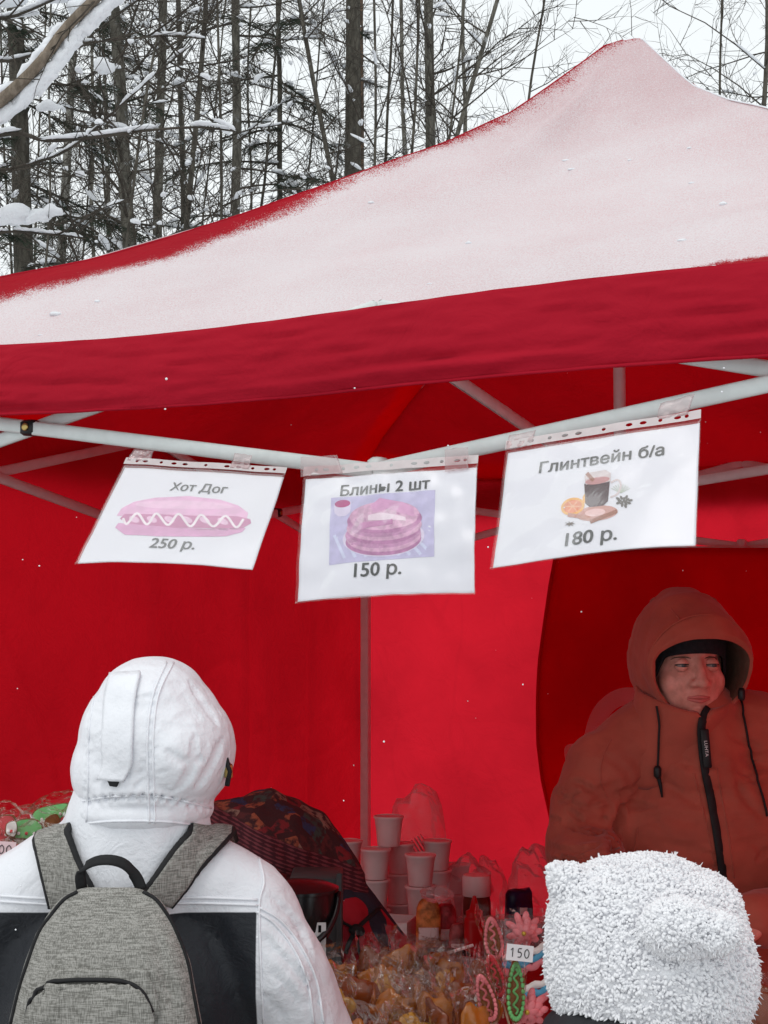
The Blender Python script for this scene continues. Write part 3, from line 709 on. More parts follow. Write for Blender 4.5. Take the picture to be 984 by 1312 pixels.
# ------------------------------------------------------------------ winter forest behind the tent
def barkmat(name, col, col2, snow=.25):
    m, t, b, out = newmat(name)
    tc = t.nodes.new('ShaderNodeTexCoord').outputs['Object']
    mp = N_(t, 'ShaderNodeMapping'); mp.inputs['Scale'].default_value = (1, 1, .3); t.links.new(tc, mp.inputs[0])
    c = mixc(t, sstep(t, noise_(t, mp.outputs[0], 22, 5, .65), .35, .65), col, col2)
    # lichen and blown snow lodged in the bark
    sn = mathn(t, 'MULTIPLY', sstep(t, noise_(t, tc, 7, 5, .7), .57, .68), sstep(t, noise_(t, tc, .8, 2), .45, .62))
    c = mixc(t, mathn(t, 'MULTIPLY', sn, snow * 3), c, (.5, .52, .53))
    t.links.new(c, b.inputs['Base Color']); b.inputs['Roughness'].default_value = .95; b.inputs['Specular IOR Level'].default_value = .1
    t.links.new(bumpn(t, noise_(t, mp.outputs[0], 30, 5, .7), .9, .03), b.inputs['Normal']); return m
M['bark_grey'] = barkmat('grey_bark', (.075, .070, .058), (.17, .16, .135))
M['bark_dark'] = barkmat('dark_bark', (.055, .050, .042), (.12, .11, .09))
M['bark_pine'] = barkmat('pine_bark', (.06, .046, .036), (.15, .10, .07), .15)
M['bark_birch'] = barkmat('birch_bark', (.10, .09, .075), (.30, .29, .26), .3)
M['twig'] = mat('twig_bark', (.060, .052, .043), .95, .3, 5, spec=.1)
M['needle'] = mat('conifer_needles', (.035, .046, .032), .8, .35, 3, spec=.15, trans=.15)
def lump(mb, p, d, L, w_, h_):
    d = Vector(d).normalized(); rot = d.to_track_quat('X', 'Z').to_matrix(); sd = rnd() * 99
    mb.ell(p + V(0, 0, h_ * .55), (L / 2, w_ / 2, h_ / 2), rot, 12, 8, fn=lambda q: q * (1 + .55 * nz(q / max(w_, 1e-3), 1.6, sd) + .22 * nz(q / max(w_, 1e-3), 4.5, sd)) - V(0, 0, .25 * h_ * (q.x / (L / 2)) ** 2))
def shoot(mb, sn, p, d, L, r, depth, droop=0.0, wob=.35, snowp=.2, n=5):
    """a branch: crooked tapering tube, carrying shoots and now and then snow"""
    pts = [Vector(p)]; d = Vector(d).normalized()
    for i in range(n):
        d = (d + V(ru(-1, 1), ru(-1, 1), ru(-1, 1)) * wob * .5 + V(0, 0, -droop)).normalized(); pts.append(pts[-1] + d * L / n)
    mb.tube(pts, [r * (1 - .85 * i / n) for i in range(n + 1)], 4 if r > .012 else 3, caps=False)
    for i in range(1, n + 1):
        dd = pts[i] - pts[i - 1]
        if sn is not None and rnd() < snowp * (1 if r > .011 else .16) and abs(dd.normalized().z) < .65:
            k = ru(.5, 1.1); lump(sn, (pts[i] + pts[i - 1]) / 2, dd, dd.length * ru(.5, 1.1), max(.05, min(.17, r * 6)) * k, max(.04, min(.13, r * 4.5)) * k)
    if depth > 0:
        for i in range(1, n + 1):
            for _ in range(2 if rnd() < .4 else 1):
                b = (pts[i] - pts[i - 1]).normalized(); s_ = b.cross(V(ru(-1, 1), ru(-1, 1), ru(-1, 1)))
                if s_.length < 1e-3: continue
                shoot(mb, sn, pts[i - 1].lerp(pts[i], rnd()), b * ru(.5, 1) + s_.normalized() * ru(.5, 1.1) + V(0, 0, .1 - droop), L * ru(.3, .55), max(.0035, r * .5), depth - 1, droop * .7, wob, snowp * .6, 4)
    return pts
def spray(mb, pts, L, dens):
    """needle sprays along a conifer branch"""
    for i in range(len(pts) - 1):
        d = (pts[i + 1] - pts[i]); ln = d.length; d.normalize()
        for _ in range(int(dens * 4)):
            q = pts[i] + d * ln * rnd(); s_ = d.cross(V(ru(-.5, .5), ru(-.5, .5), 1)); s_.normalize()
            s_ = (s_ * (1 if rnd() < .5 else -1) + d * ru(.3, .9) + V(0, 0, ru(-.6, .15))).normalized(); l = L * ru(.3, .8); w_ = l * ru(.025, .05)
            o = s_.cross(V(ru(-1, 1), ru(-1, 1), ru(-1, 1))).normalized() * w_
            mb.add([q, q + s_ * l * .5 + o, q + s_ * l + V(0, 0, -.1 * l), q + s_ * l * .5 - o], [(0, 1, 2, 3)])
NT = 0
def tree(label, a, b, wpx, Y, bark, kind='bare', nb=22, blen=1.6, z0=2.2, z1=8.5, group=None, snowp=.2, depth=2, H=None, side=0, dens=9):
    global NT; NT += 1
    random.seed(100 + NT * 17)
    pa, pb = P(*a, Y), P(*b, Y); d = (pa - pb).normalized()           # a higher in the tree than b
    if d.z < 0: d = -d
    base = pb - d * ((pb.z + .15) / d.z); top = base + d * ((H or 12.5) / d.z); w_ = wpx / FPX * Y
    t = thing({'bare': 'bare_tree', 'spruce': 'spruce_tree', 'pine': 'pine_tree', 'sapling': 'sapling'}[kind], label, 'tree', base, 0, group)
    n = 26; pts = []; sd = rnd() * 50; amp = .05 if kind != 'sapling' else .10
    for i in range(n + 1):
        q = base.lerp(top, i / n); pts.append(q + V(nz((q.z * .5, sd, 0)), nz((q.z * .5, sd, 9)), 0) * amp * min(1, i / 3))
    rr = [w_ / 2 * (1.12 - .62 * i / n + (.35 if i == 0 else 0)) for i in range(n + 1)]
    m_ = MB(); m_.tube(pts, rr, 10 if wpx > 7 else 6); 
    if wpx > 12: displace(m_, lambda p, n_: .012 * nz(p, 9, sd))
    m_.build('trunk', bark, t)
    br, sn, nd = MB(), MB(), MB()
    for i in range(nb):
        z = lerp(z0, z1, (i + rnd()) / nb); f = z / (H or 12.5); k = min(n - 1, int(f * n)); p = pts[k].lerp(pts[k + 1], f * n - k)
        q = ru(0, 2 * math.pi)
        if side: q = ru(-1.1, 1.1) + (0 if side > 0 else math.pi)
        L = blen * ru(.5, 1.15)
        if kind == 'spruce':
            L *= 1.15 - .6 * f; bp = shoot(br, sn, p, (math.cos(q), math.sin(q), .05), L, .016, 1, .10, .22, snowp, 6); spray(nd, bp, .22, dens)
            for j in range(2, 6):
                e_ = (bp[j] - bp[j - 1]).normalized(); s_ = e_.cross(V(0, 0, 1)) * (1 if j % 2 else -1)
                tw = [bp[j], bp[j] + (e_ + s_) * L * .14 + V(0, 0, -.05), bp[j] + (e_ + s_ * 1.1) * L * .27 + V(0, 0, -.16)]; br.tube(tw, [.005, .004, .002], 3, caps=False); spray(nd, tw, .18, dens)
        elif kind == 'pine':
            bp = shoot(br, sn, p, (math.cos(q), math.sin(q), ru(-.1, .5)), L, .014, 1, .02, .5, snowp, 5)
            if z > 5.2: spray(nd, bp[2:], .16, dens)
        elif kind == 'sapling':
            shoot(br, sn, p, (math.cos(q), math.sin(q), ru(.2, 1.3)), L, .010, depth, 0, .4, snowp)
        else:
            shoot(br, sn, p, (math.cos(q), math.sin(q), ru(.1, 1.1)), L, max(.012, w_ * .10), depth, -.01, .45, snowp)
    c = br.build('branches' if not nd.f else 'branch_frame', M['twig'], t)
    c['kind'] = 'stuff'
    if nd.f: o = nd.build('crown', M['needle'], t, smooth=False); o['kind'] = 'stuff'
    if sn.f: o = sn.build('snow_on_branches', M['snow_clump'], t); o['kind'] = 'stuff'
    return t
G, D, Pn, B = M['bark_grey'], M['bark_dark'], M['bark_pine'], M['bark_birch']
tree('dark spruce with snow on drooping boughs, its thick trunk low over the tent roof', (22, 100), (30, 320), 30, 15, D, 'spruce', 30, 1.9, 2.0, 8.2, snowp=.35, dens=9)
tree('slim spruce close beside the thick-trunked dark spruce', (92, 60), (80, 320), 15, 17, B, 'spruce', 22, 1.5, 2.4, 8.8, snowp=.35, dens=7)
tree('crooked grey tree with a forked trunk and snow in the fork', (148, 60), (164, 300), 21, 15, G, 'bare', 26, 1.8, 2.2, 8, snowp=.35)
tree('straight grey tree next to the forked one', (210, 40), (201, 290), 15, 16, G, 'bare', 24, 1.7, 2.4, 8.5, snowp=.25)
tree('thin dark tree standing before the straight grey tree', (262, 20), (240, 285), 9, 15, D, 'bare', 22, 1.5, 2.4, 8.2, snowp=.3)
tree('thin straight tree between two thicker trunks', (229, 40), (233, 280), 8, 18, D, 'bare', 20, 1.5, 2.8, 9, snowp=.25)
tree('grey tree with clumps of snow and dark conifer boughs around', (303, 10), (301, 240), 16, 17, G, 'pine', 26, 1.7, 2.6, 9, snowp=.4, dens=9)
tree('slender dark pine with drooping needle sprays', (357, 10), (359, 240), 9, 18, D, 'spruce', 34, 1.7, 3.0, 9.2, snowp=.22, dens=6)
tree('leaning thin tree with crossing twigs beside the big pine', (384, 5), (424, 215), 8, 16, D, 'bare', 18, 1.4, 3, 8.5, snowp=.15)
tree('tall straight pine with the thickest bare trunk', (453, 20), (451, 215), 28, 18, D, 'pine', 12, 1.1, 3.6, 9, snowp=.7)
tree('reddish pine trunk half hidden behind the tall straight pine', (463, 20), (461, 215), 10, 20, Pn, 'pine', 10, 1.2, 4, 9.6, snowp=.5)
tree('very thin straight tree right of the tall pine', (500, 10), (497, 190), 5, 19, D, 'sapling', 16, 1.2, 3, 9, snowp=.3)
tree('grey tree with fine rising twigs above the tent slope', (551, 10), (549, 185), 18, 18, G, 'bare', 30, 1.9, 3.0, 9.2, snowp=.2, depth=2)
tree('leaning bare tree with fine twigs near the tent peak', (637, 5), (590, 160), 8, 17, G, 'bare', 20, 1.8, 3.4, 9.0, snowp=.12)
tree('bare tree with dense fine twigs beyond the tent peak', (981, 10), (978, 130), 9, 19, D, 'bare', 34, 2.6, 4.2, 10, snowp=.12, depth=2)
tree('small conifer rising behind the bare twigs right of the peak', (1012, 10), (1008, 130), 12, 22, D, 'pine', 26, 2.2, 5, 11, snowp=.2)
random.seed(5)
xs_ = [-40, 8, 48, 62, 118, 132, 176, 190, 272, 284, 322, 338, 398, 476, 522, 575, 672, 925]
for i, x in enumerate(xs_):
    random.seed(900 + i); Y = ru(12, 24); ln = ru(-25, 25)
    tree('thin leafless sapling among the forest trees', (x + ln, 20), (x - ln * .3, 260), ru(3, 5.5), Y, D, 'sapling', 16 if x < 420 else 9, 1.6, 2.2, 1.68 + .41 * Y, 'saplings in the forest', .22, 2, H=max(10, 1.68 + .45 * Y))
# far trunks that close the forest
for i in range(10):
    random.seed(300 + i); x = ru(-120, 480) if i < 7 else ru(480, 1100); Y = ru(26, 40)
    if 700 < x < 900: continue
    tree('distant bare trunk deep in the forest', (x + ru(-8, 8), 20), (x, 250), ru(5, 9), Y, G, 'bare', 12, 2.4, 3.5, 1.68 + .42 * Y, 'distant forest trunks', .15, 1, H=1.68 + .46 * Y)
# the near tree at the left whose snowy boughs reach into the picture
random.seed(44)
nt_ = thing('bare_tree', 'near leafless tree at the left whose thick snowy bough slants across the corner', 'tree', P(-330, 800, 9) * 1, 0)
nt_.location.z = 0; PINV[nt_.name] = Matrix.Translation(nt_.location).inverted()
base = Vector(nt_.location); m_ = MB(); tp = [base + V(0, 0, -.2), base + V(.03, .02, 1.5), base + V(.06, 0, 3.2), base + V(.0, .05, 5.2), base + V(.1, .05, 8)]
m_.tube(spline(tp, 16), [.17 - .008 * i for i in range(17)], 12); displace(m_, lambda p, n_: .012 * nz(p, 9)); m_.build('trunk', G, nt_)
br, sn = MB(), MB()
M['bough'] = barkmat('pale_bough_bark', (.16, .13, .10), (.28, .23, .18), .1)
def bough(px, Y, r0, r1, snow, mb=None, twigs=6):
    w3 = spline([P(a, b, Y + ru(-.1, .1)) for a, b in px], 26); (mb or br).tube(w3, [lerp(r0, r1, i / 26) * (1 + .12 * nz((i * .7, r0 * 90, 0))) for i in range(27)], 8, caps=True)
    for i in range(1, 26):
        if rnd() < snow:
            dd = w3[i + 1] - w3[i - 1]; k = ru(.6, 1.2); lump(sn, w3[i] + V(0, 0, r0 * .5), dd, dd.length * ru(.9, 1.5), r0 * 1.8 * k + .012, r0 * 1.0 * k + .010)
        if rnd() < twigs / 26.: shoot(br, sn, w3[i], (ru(-.2, 1), ru(-.5, .5), ru(-.8, .9)), ru(.35, 1.0), .008, 1, 0, .5, .3, 5)
    return w3
mb1 = MB()
b1 = bough([(-330, 330), (-160, 215), (-30, 150), (40, 93), (92, 28), (150, -25), (200, -60)], 9, .045, .026, 0, mb1, 8)
mb1.build('bough', M['bough'], nt_)
for i in range(6, 25):       # packed snow along both sides of the big bough
    dd = b1[i + 1] - b1[i - 1] if i < 26 else b1[i] - b1[i - 1]
    lump(sn, b1[i] + V(.055 + .02 * nz((i * .9, 0, 0)), .03, -.09), dd, .22, .07, .09 + .05 * abs(nz((i, 3, 0)))); (lump(sn, b1[i] + V(-.03, .0, .0), dd, .17, .045, .05) if rnd() < .75 else None)
bough([(-330, 260), (-150, 205), (-20, 177), (25, 171), (60, 180), (120, 176), (190, 167), (255, 163), (300, 168)], 9.2, .019, .005, .45)
bough([(-330, 150), (-60, 85), (20, 77), (70, 60), (140, 52), (215, 46), (260, 50)], 9.5, .014, .004, .4)
bough([(-330, 380), (-60, 235), (20, 215), (90, 190), (160, 130), (205, 90), (245, 58)], 9.8, .014, .004, .35)
bough([(-330, 420), (-80, 320), (0, 298), (60, 300), (110, 306)], 9.6, .014, .004, .3)
bough([(-330, 180), (-60, 40), (20, 20), (90, -10)], 9.3, .016, .006, .7)
for px, py, L, h in ((20, 288, .26, .12), (48, 286, .18, .09), (65, 278, .16, .07), (12, 8, .2, .08), (70, 2, .24, .08), (105, 18, .2, .09), (32, 22, .2, .06), (85, 40, .2, .05), (62, 142, .15, .06), (132, 95, .12, .1)):
    lump(sn, P(px, py, 9.5), (1, .1, .15), L, L * .5, h)
o = br.build('branches', M['twig'], nt_); o['kind'] = 'stuff'
o = sn.build('snow_on_branches', M['snow_clump'], nt_); o['kind'] = 'stuff'
# ------------------------------------------------------------------ people
def hand(prims, wr, d, up, side, k=1.0, curl=.5):
    """palm, four unequal curled fingers and a thumb leaving the side of the palm"""
    d, up = Vector(d).normalized(), Vector(up); up = (up - d * up.dot(d)).normalized(); x = d.cross(up) * side
    pal = wr + d * .05 * k; rot = Matrix((x, d, up)).transposed()
    prims.append(('e', pal, (.042 * k, .055 * k, .018 * k), rot))
    for i, (ox, L) in enumerate(((-.030, .062), (-.010, .075), (.010, .070), (.029, .055))):
        a = pal + x * ox * k + d * .045 * k; c1 = (d - up * curl * .5).normalized(); c2 = (d * .6 - up * curl * 1.2).normalized()
        prims.append(('c', [a - d * .02 * k, a + c1 * L * .5 * k, a + c1 * L * .5 * k + c2 * L * .5 * k], [.0095 * k, .009 * k, .0075 * k]))
    a = pal - x * .036 * k - d * .02 * k
    prims.append(('c', [a, a - x * .022 * k + d * .028 * k - up * .008, a - x * .020 * k + d * .058 * k - up * .02], [.012 * k, .0105 * k, .009 * k]))

def jacket_mat(name, white=(.76, .77, .81), black=(.011, .013, .018), xl=-.208, xr=.212, zt=1.247):
    m, t, b, out = newmat(name)
    tc = t.nodes.new('ShaderNodeTexCoord').outputs['Object']
    sep = t.nodes.new('ShaderNodeSeparateXYZ'); t.links.new(tc, sep.inputs[0]); x, y, z = sep.outputs
    inx = mathn(t, 'MULTIPLY', sstep(t, x, xl - .0012, xl + .0012), sstep(t, x, xr + .0012, xr - .0012))
    blk = mathn(t, 'MULTIPLY', inx, sstep(t, z, zt + .0012, zt - .0012))
    legs = sstep(t, z, .745, .735)
    blk = mathn(t, 'MAXIMUM', blk, legs)
    wv = mixc(t, noise_(t, tc, 9, 4), tuple(q * .95 for q in white), white)
    t.links.new(mixc(t, blk, wv, black), b.inputs['Base Color'])
    b.inputs['Roughness'].default_value = .5; b.inputs['Specular IOR Level'].default_value = .3; b.inputs['Sheen Weight'].default_value = .1
    h = mathn(t, 'MULTIPLY_ADD', noise_(t, tc, 55, 4, .6, 1.2), .35, noise_(t, tc, 16, 4, .6, 1.0))
    t.links.new(bumpn(t, h, .42, .012), b.inputs['Normal']); return m
M['hood_white'] = mat('white_padded_nylon', (.77, .78, .82), .5, .025, 9, .5, 30, .010)
M['jacket'] = jacket_mat('white_and_black_jacket')
def canvas(name, c1, c2):
    m, t, b, out = newmat(name); tc = t.nodes.new('ShaderNodeTexCoord').outputs['Object']
    def thread(sc):
        mp = N_(t, 'ShaderNodeMapping'); mp.inputs['Scale'].default_value = sc; t.links.new(tc, mp.inputs[0]); return noise_(t, mp.outputs[0], 1, 2, .6)
    a, c = thread((60, 60, 700)), thread((700, 700, 60))
    h = mathn(t, 'ADD', mathn(t, 'MULTIPLY', a, .5), mathn(t, 'MULTIPLY', c, .5))
    t.links.new(mixc(t, sstep(t, h, .38, .62), c1, c2), b.inputs['Base Color']); b.inputs['Roughness'].default_value = .9; b.inputs['Specular IOR Level'].default_value = .15
    hb = mathn(t, 'MULTIPLY_ADD', noise_(t, tc, 14, 3), 6.0, h); t.links.new(bumpn(t, hb, .35, .002), b.inputs['Normal']); return m
M['canvas'] = canvas('grey_melange_canvas', (.14, .136, .122), (.36, .35, .325))
M['webbing'] = mat('black_webbing', (.012, .012, .013), .7, .2, 80, .3, 300, .001)

# --- shopper in the white hooded jacket, seen from behind
YW = 2.45; XB = PX(165, YW)
wp = thing('person', 'person seen from behind in white and black hooded jacket, facing the stall', 'person', (XB, YW, 0))
def L_(x, y, z): return V(XB + x, YW + y, z)
pr = [('e', L_(0, 0, 1.11), (.212, .135, .195)), ('e', L_(0, 0, .93), (.205, .14, .20)), ('e', L_(0, .0, .78), (.20, .145, .12)),
      ('c', [L_(-.19, 0, 1.235), L_(-.10, -.005, 1.285), L_(0, -.005, 1.31), L_(.10, -.005, 1.285), L_(.175, 0, 1.25)], [.078, .084, .09, .084, .078]),
      ('c', [L_(.012, -.01, 1.29), L_(.022, -.01, 1.385)], [.122, .114]),
      ('e', L_(.035, .02, 1.50), (.085, .10, .11))]
for sx in (-1, 1):
    w0 = L_(.23 * sx, .30, .95)
    pr.append(('c', [L_(.185 * sx, 0, 1.240), L_(.238 * sx, -.01, 1.14), L_(.29 * sx, .02, 1.03), L_(.27 * sx, .17, .96), w0], [.082, .080, .072, .062, .05]))
    hand(pr, w0 + V(-.01 * sx, .01, 0), (-.3 * sx, 1, .1), (0, 0, 1), sx)
    pr.append(('c', [L_(.095 * sx, 0, .75), L_(.10 * sx, .02, .45), L_(.10 * sx, 0, .10)], [.105, .075, .055]))
    pr.append(('c', [L_(.10 * sx, -.03, .055), L_(.115 * sx, .17, .045)], [.05, .042]))
wb = organic(pr, .0085, 8)
def fold(p, n_):
    arm = max(0, abs(p.x - XB) - .16) * 8
    return .0035 * nz((p.x * 1.2, p.y, p.z), 9, 2) + min(1, arm) * (.006 * nz((p.x, p.y * .6, p.z * 1.4 + p.x), 14, 5) + .0035 * nz((p.x, p.y, p.z), 26, 1))
displace(wb, fold)
bw = bvh(wb)
crease(wb, [(on_surf(bw, q, 0, 18), d_, w_) for q, d_, w_ in (([(330, 1190), (352, 1215), (385, 1250), (420, 1300)], .006, .006), ([(345, 1235), (365, 1262), (390, 1290)], .005, .006), ([(350, 1150), (380, 1185), (405, 1240)], .005, .007), ([(335, 1270), (352, 1290), (370, 1312)], .005, .006))])
bw = bvh(wb)
wbody = wb.build('body', M['jacket'], wp)
def piping(name, bv, pts, r, m, parent, off=.001, n=40, sq=1.0):
    q = on_surf(bv, pts, off, n)
    if len(q) < 3: return
    b = MB(); b.tube(q, r, 6, sq=sq); return b.build(name, m, parent)
for pts in ([(0, 1148), (60, 1151), (160, 1152), (250, 1150), (330, 1153)], [(0, 1155), (60, 1158), (160, 1159), (250, 1157), (331, 1160)], [(332, 1100), (338, 1130), (332, 1160), (334, 1230), (338, 1312)], [(333, 1163), (360, 1180), (385, 1212), (405, 1255), (415, 1312)], [(328, 1168), (352, 1184), (376, 1216), (394, 1258), (402, 1312)]):
    piping('seam', bw, pts, .0022, M['hood_white'], wbody, .0006)
# hood
hp = [('e', P(197, 948, YW), (.116, .150, .119)), ('e', P(188, 985, YW), (.118, .142, .10)), ('e', P(196, 902, YW - .0), (.088, .13, .075)), ('e', P(183, 1035, YW), (.112, .135, .045)), ('e', P(225, 960, YW), (.094, .15, .10))]
hd = organic(hp, .0045, 10)
bh = bvh(hd)
cr = [([(215, 852), (198, 890), (192, 940), (193, 1000), (195, 1050)], .002, .004), ([(118, 890), (111, 940), (110, 1000), (108, 1050)], .002, .004), ([(95, 1030), (150, 1022), (215, 1024), (278, 1040)], .007, .006)]
for i in range(60):
    zone = rnd()
    if zone < .3: x, a, l, d_, w_ = ru(183, 212), ru(-.35, .35), ru(5, 11), ru(.0008, .002), ru(.003, .005)
    elif zone < .55: x, a, l, d_, w_ = ru(112, 134), ru(-.5, .5), ru(6, 13), ru(.0008, .002), ru(.003, .006)
    elif zone < .75: x, a, l, d_, w_ = ru(135, 185), ru(-.9, .9), ru(7, 16), ru(.0015, .003), ru(.003, .005)
    else: x, a, l, d_, w_ = ru(205, 280), ru(-.9, .5), ru(18, 44), ru(.0004, .0013), ru(.007, .013)
    y = ru(872, 1018); cr.append(([(x - l * math.cos(a), y - l * math.sin(a)), (x, y + ru(-4, 4)), (x + l * math.cos(a), y + l * math.sin(a))], d_, w_))
cr += [([(250, 1010), (268, 985), (285, 945)], .004, .012), ([(225, 1015), (245, 985), (250, 940)], .003, .012), ([(240, 870), (262, 905), (280, 930)], .003, .012), ([(210, 960), (235, 975), (270, 970)], .0028, .010)]
bh0 = bh
crease(hd, [(on_surf(bh, q, 0, 16), d_, w_) for q, d_, w_ in cr])
displace(hd, lambda p, n_: .0012 * nz(p, 18, 3) + .0006 * nz(p, 50, 1))
bh = bvh(hd); hood = hd.build('hood', M['hood_white'], wp)
for pts in ([(222, 849), (203, 890), (196.5, 940), (197, 1000), (198.5, 1055)], [(213, 849), (196, 890), (189, 940), (189.5, 1000), (191, 1055)], [(122, 885), (114, 940), (113, 1000), (111, 1053)], [(96, 1056), (150, 1052), (215, 1053), (276, 1061)], [(96, 1028), (150, 1020), (215, 1022), (280, 1038)]):
    piping('seam', bh, pts, .0019, M['hood_white'], hood, .0004)
def patch(name, bv, quad, m, parent, off=.003, th=.003, nu=10, nv=22, wr=.0012, over=False):
    """strip of cloth sewn on a surface; quad holds left and right edges top to bottom"""
    lf, rt = spline([V(a, b, 0) for a, b in quad[0]], nv), spline([V(a, b, 0) for a, b in quad[1]], nv); g_ = []
    for j in range(nv + 1):
        row = []
        for i in range(nu + 1):
            q = lf[j].lerp(rt[j], i / nu); h = surf(bv, q.x, q.y, off)
            if h is None: h = (g_[-1][i] if g_ else P(q.x, q.y, 2.4))
            row.append(h + V(0, -1, 0) * wr * nz((i * .5, j * .35, off * 900), 1.3))
        g_.append(row)
    if over: g_ = [[q + V(0, .10, -.02) for q in g_[0]], [q + V(0, .05, .004) for q in g_[0]], [q + V(0, .018, .006) for q in g_[0]]] + g_; nv += 3
    b = MB(); b.slab(lambda u, v: g_[min(nv, round(v * nv))][min(nu, round(u * nu))], nu, nv, th); return b.build(name, m, parent)
patch('hood_tab', bh0, ([(144, 866), (137, 900), (134, 950), (134, 982), (128, 998)], [(181, 864), (174, 900), (171, 950), (170, 978), (160, 1001)]), M['hood_white'], hood, .0055, .005)
patch('tab_loop', bh0, ([(139, 996), (143, 1006)], [(155, 998), (151, 1007)]), M['webbing'], hood, .004, .004, 6, 6, 0)
cl = MB(); c0 = P(293, 988, YW - .045); cl.box(c0, (.012, .016, .026), None, bev=.004); cl.build('cord_lock', M['brass'], hood, auto=40)
cl = MB(); cl.tube([c0 + V(-.004, -.004, .02), c0 + V(.002, -.006, .0), c0 + V(-.002, -.004, -.022)], .004, 8); cl.build('cord', M['webbing'], hood)

# --- the backpack on its back
bp = thing('backpack', 'grey melange canvas backpack with black piping, worn on the white jacket', 'backpack', (PX(135, 2.25), 2.24, .78))
YB = 2.235
prof = [(1137, 112, 170), (1139, 101, 180), (1144, 88, 194), (1152, 77, 204), (1160, 69, 211), (1175, 59, 219), (1195, 46, 229), (1232, 32, 244), (1270, 21, 251), (1312, 11, 259), (1380, 6, 262), (1450, 8, 260), (1490, 20, 250), (1505, 60, 210)]
ys_ = [q[0] for q in prof]
def bp_pt(i, j):
    """i round the bag (0..1), j top to bottom"""
    py = interp(j, [k / (len(prof) - 1) for k in range(len(prof))], ys_); l = interp(py, ys_, [q[1] for q in prof]); r = interp(py, ys_, [q[2] for q in prof])
    q = 2 * math.pi * i; c_, s_ = math.cos(q), math.sin(q); ex = .62
    x = (l + r) / 2 + (r - l) / 2 * math.copysign(abs(c_) ** ex, c_)
    f_ = math.sin(math.pi * min(1, max(0, (py - 1128) / 190.0)) / 2) ** .7 * (1 if py < 1440 else max(.3, 1 - (py - 1440) / 90))
    dep = .075 * f_ * math.copysign(abs(s_) ** .75, s_)
    p = P(x, py, YB - dep)
    return p + V(0, -1, 0) * (.004 * nz(p, 14, 7) + .002 * nz(p, 30, 2)) * (1 if s_ > 0 else 0)
b = MB(); b.grid(bp_pt, 72, 60, cu=True)
b.poly([bp_pt(i / 72, 0) for i in range(72)]); b.poly([bp_pt(i / 72, 1) for i in range(71, -1, -1)])
b.f[-1].reverse(); bb = bvh(b)
crease(b, [(on_surf(bb, q, 0, 20), d_, w_) for q, d_, w_ in (([(62, 1246), (100, 1240), (165, 1240), (190, 1243)], .003, .004), ([(85, 1180), (72, 1240), (50, 1300)], .003, .01), ([(200, 1200), (212, 1250), (230, 1300)], .003, .012))])
bb = bvh(b); bag = b.build('bag', M['canvas'], bp)
for pts in ([(97, 1143), (80, 1153), (64, 1172), (48, 1195), (34, 1232), (22, 1270), (12, 1312)], [(186, 1143), (202, 1153), (216, 1172), (228, 1195), (242, 1232), (249, 1270), (257, 1312)]):
    piping('edge_binding', bb, [(a + (2.5 if a < 140 else -2.5), c) for a, c in pts], .003, M['webbing'], bag, .0008)
patch('pocket', bb, ([(64, 1262), (50, 1275), (42, 1295), (38, 1330)], [(166, 1262), (182, 1272), (194, 1292), (202, 1330)]), M['canvas'], bp, .010, .010, 24, 18, .002)
patch('pocket_flap', bb, ([(66, 1243), (58, 1254), (44, 1272), (38, 1300)], [(188, 1243), (192, 1252), (200, 1272), (206, 1300)]), M['canvas'], bp, .003, .004, 24, 12, .0015)
piping('pocket_zip', bb, [(40, 1300), (46, 1278), (60, 1262), (85, 1257), (125, 1256), (160, 1258), (182, 1270), (195, 1296)], .0032, M['webbing'], bp, .009)
# haul loop
lp = MB(); lp.slab(lambda u, v: spline([P(105, 1142, 2.25), P(103, 1118, 2.245), P(118, 1105, 2.24), P(140, 1102, 2.235), P(160, 1108, 2.24), P(174, 1124, 2.25), P(182, 1142, 2.25)], 20)[round(u * 20)] + V(0, .004 * v, (v - .5) * (.014 if .2 < u < .8 else .008) + 0) + V((v - .5) * (.014 if not .2 < u < .8 else .004), 0, 0), 20, 3, .003); lp.build('haul_loop', M['webbing'], bp)
# shoulder straps, lying on the jacket
for edge, nm in ((([(49, 1082), (56, 1112), (68, 1160)], [(93, 1066), (104, 1100), (126, 1148)]), 'l'), (([(238, 1066), (212, 1100), (183, 1146)], [(290, 1078), (255, 1112), (214, 1158)]), 'r')):
    so_ = patch('strap', bw, edge, M['canvas'], bp, .010, .012, 10, 24, .001, True)
    for e_ in edge:
        q = on_surf(bw, e_, .010, 24); q = [q[0] + V(0, .10, -.02), q[0] + V(0, .05, .004), q[0] + V(0, .018, .006)] + q; bq = MB(); bq.tube(q, .0058, 8); bq.build('strap_binding', M['webbing'], so_)

# ------------------------------------------------------------------ the seller
YV = 3.5; K = 1.13
vd = thing('person', 'stall seller in hooded rust brown parka and black beanie, standing behind the counter', 'person', (.73, YV + .02, 0))
yaw = R(9); hyaw = R(10); tilt = R(-3)
eye0 = P(897, 855, YV - .09)
HR = Matrix.Rotation(math.pi + yaw, 3, 'Z') @ Matrix.Rotation(tilt, 3, 'X')      # local +y is where the face points
fw = HR @ V(0, 1, 0)
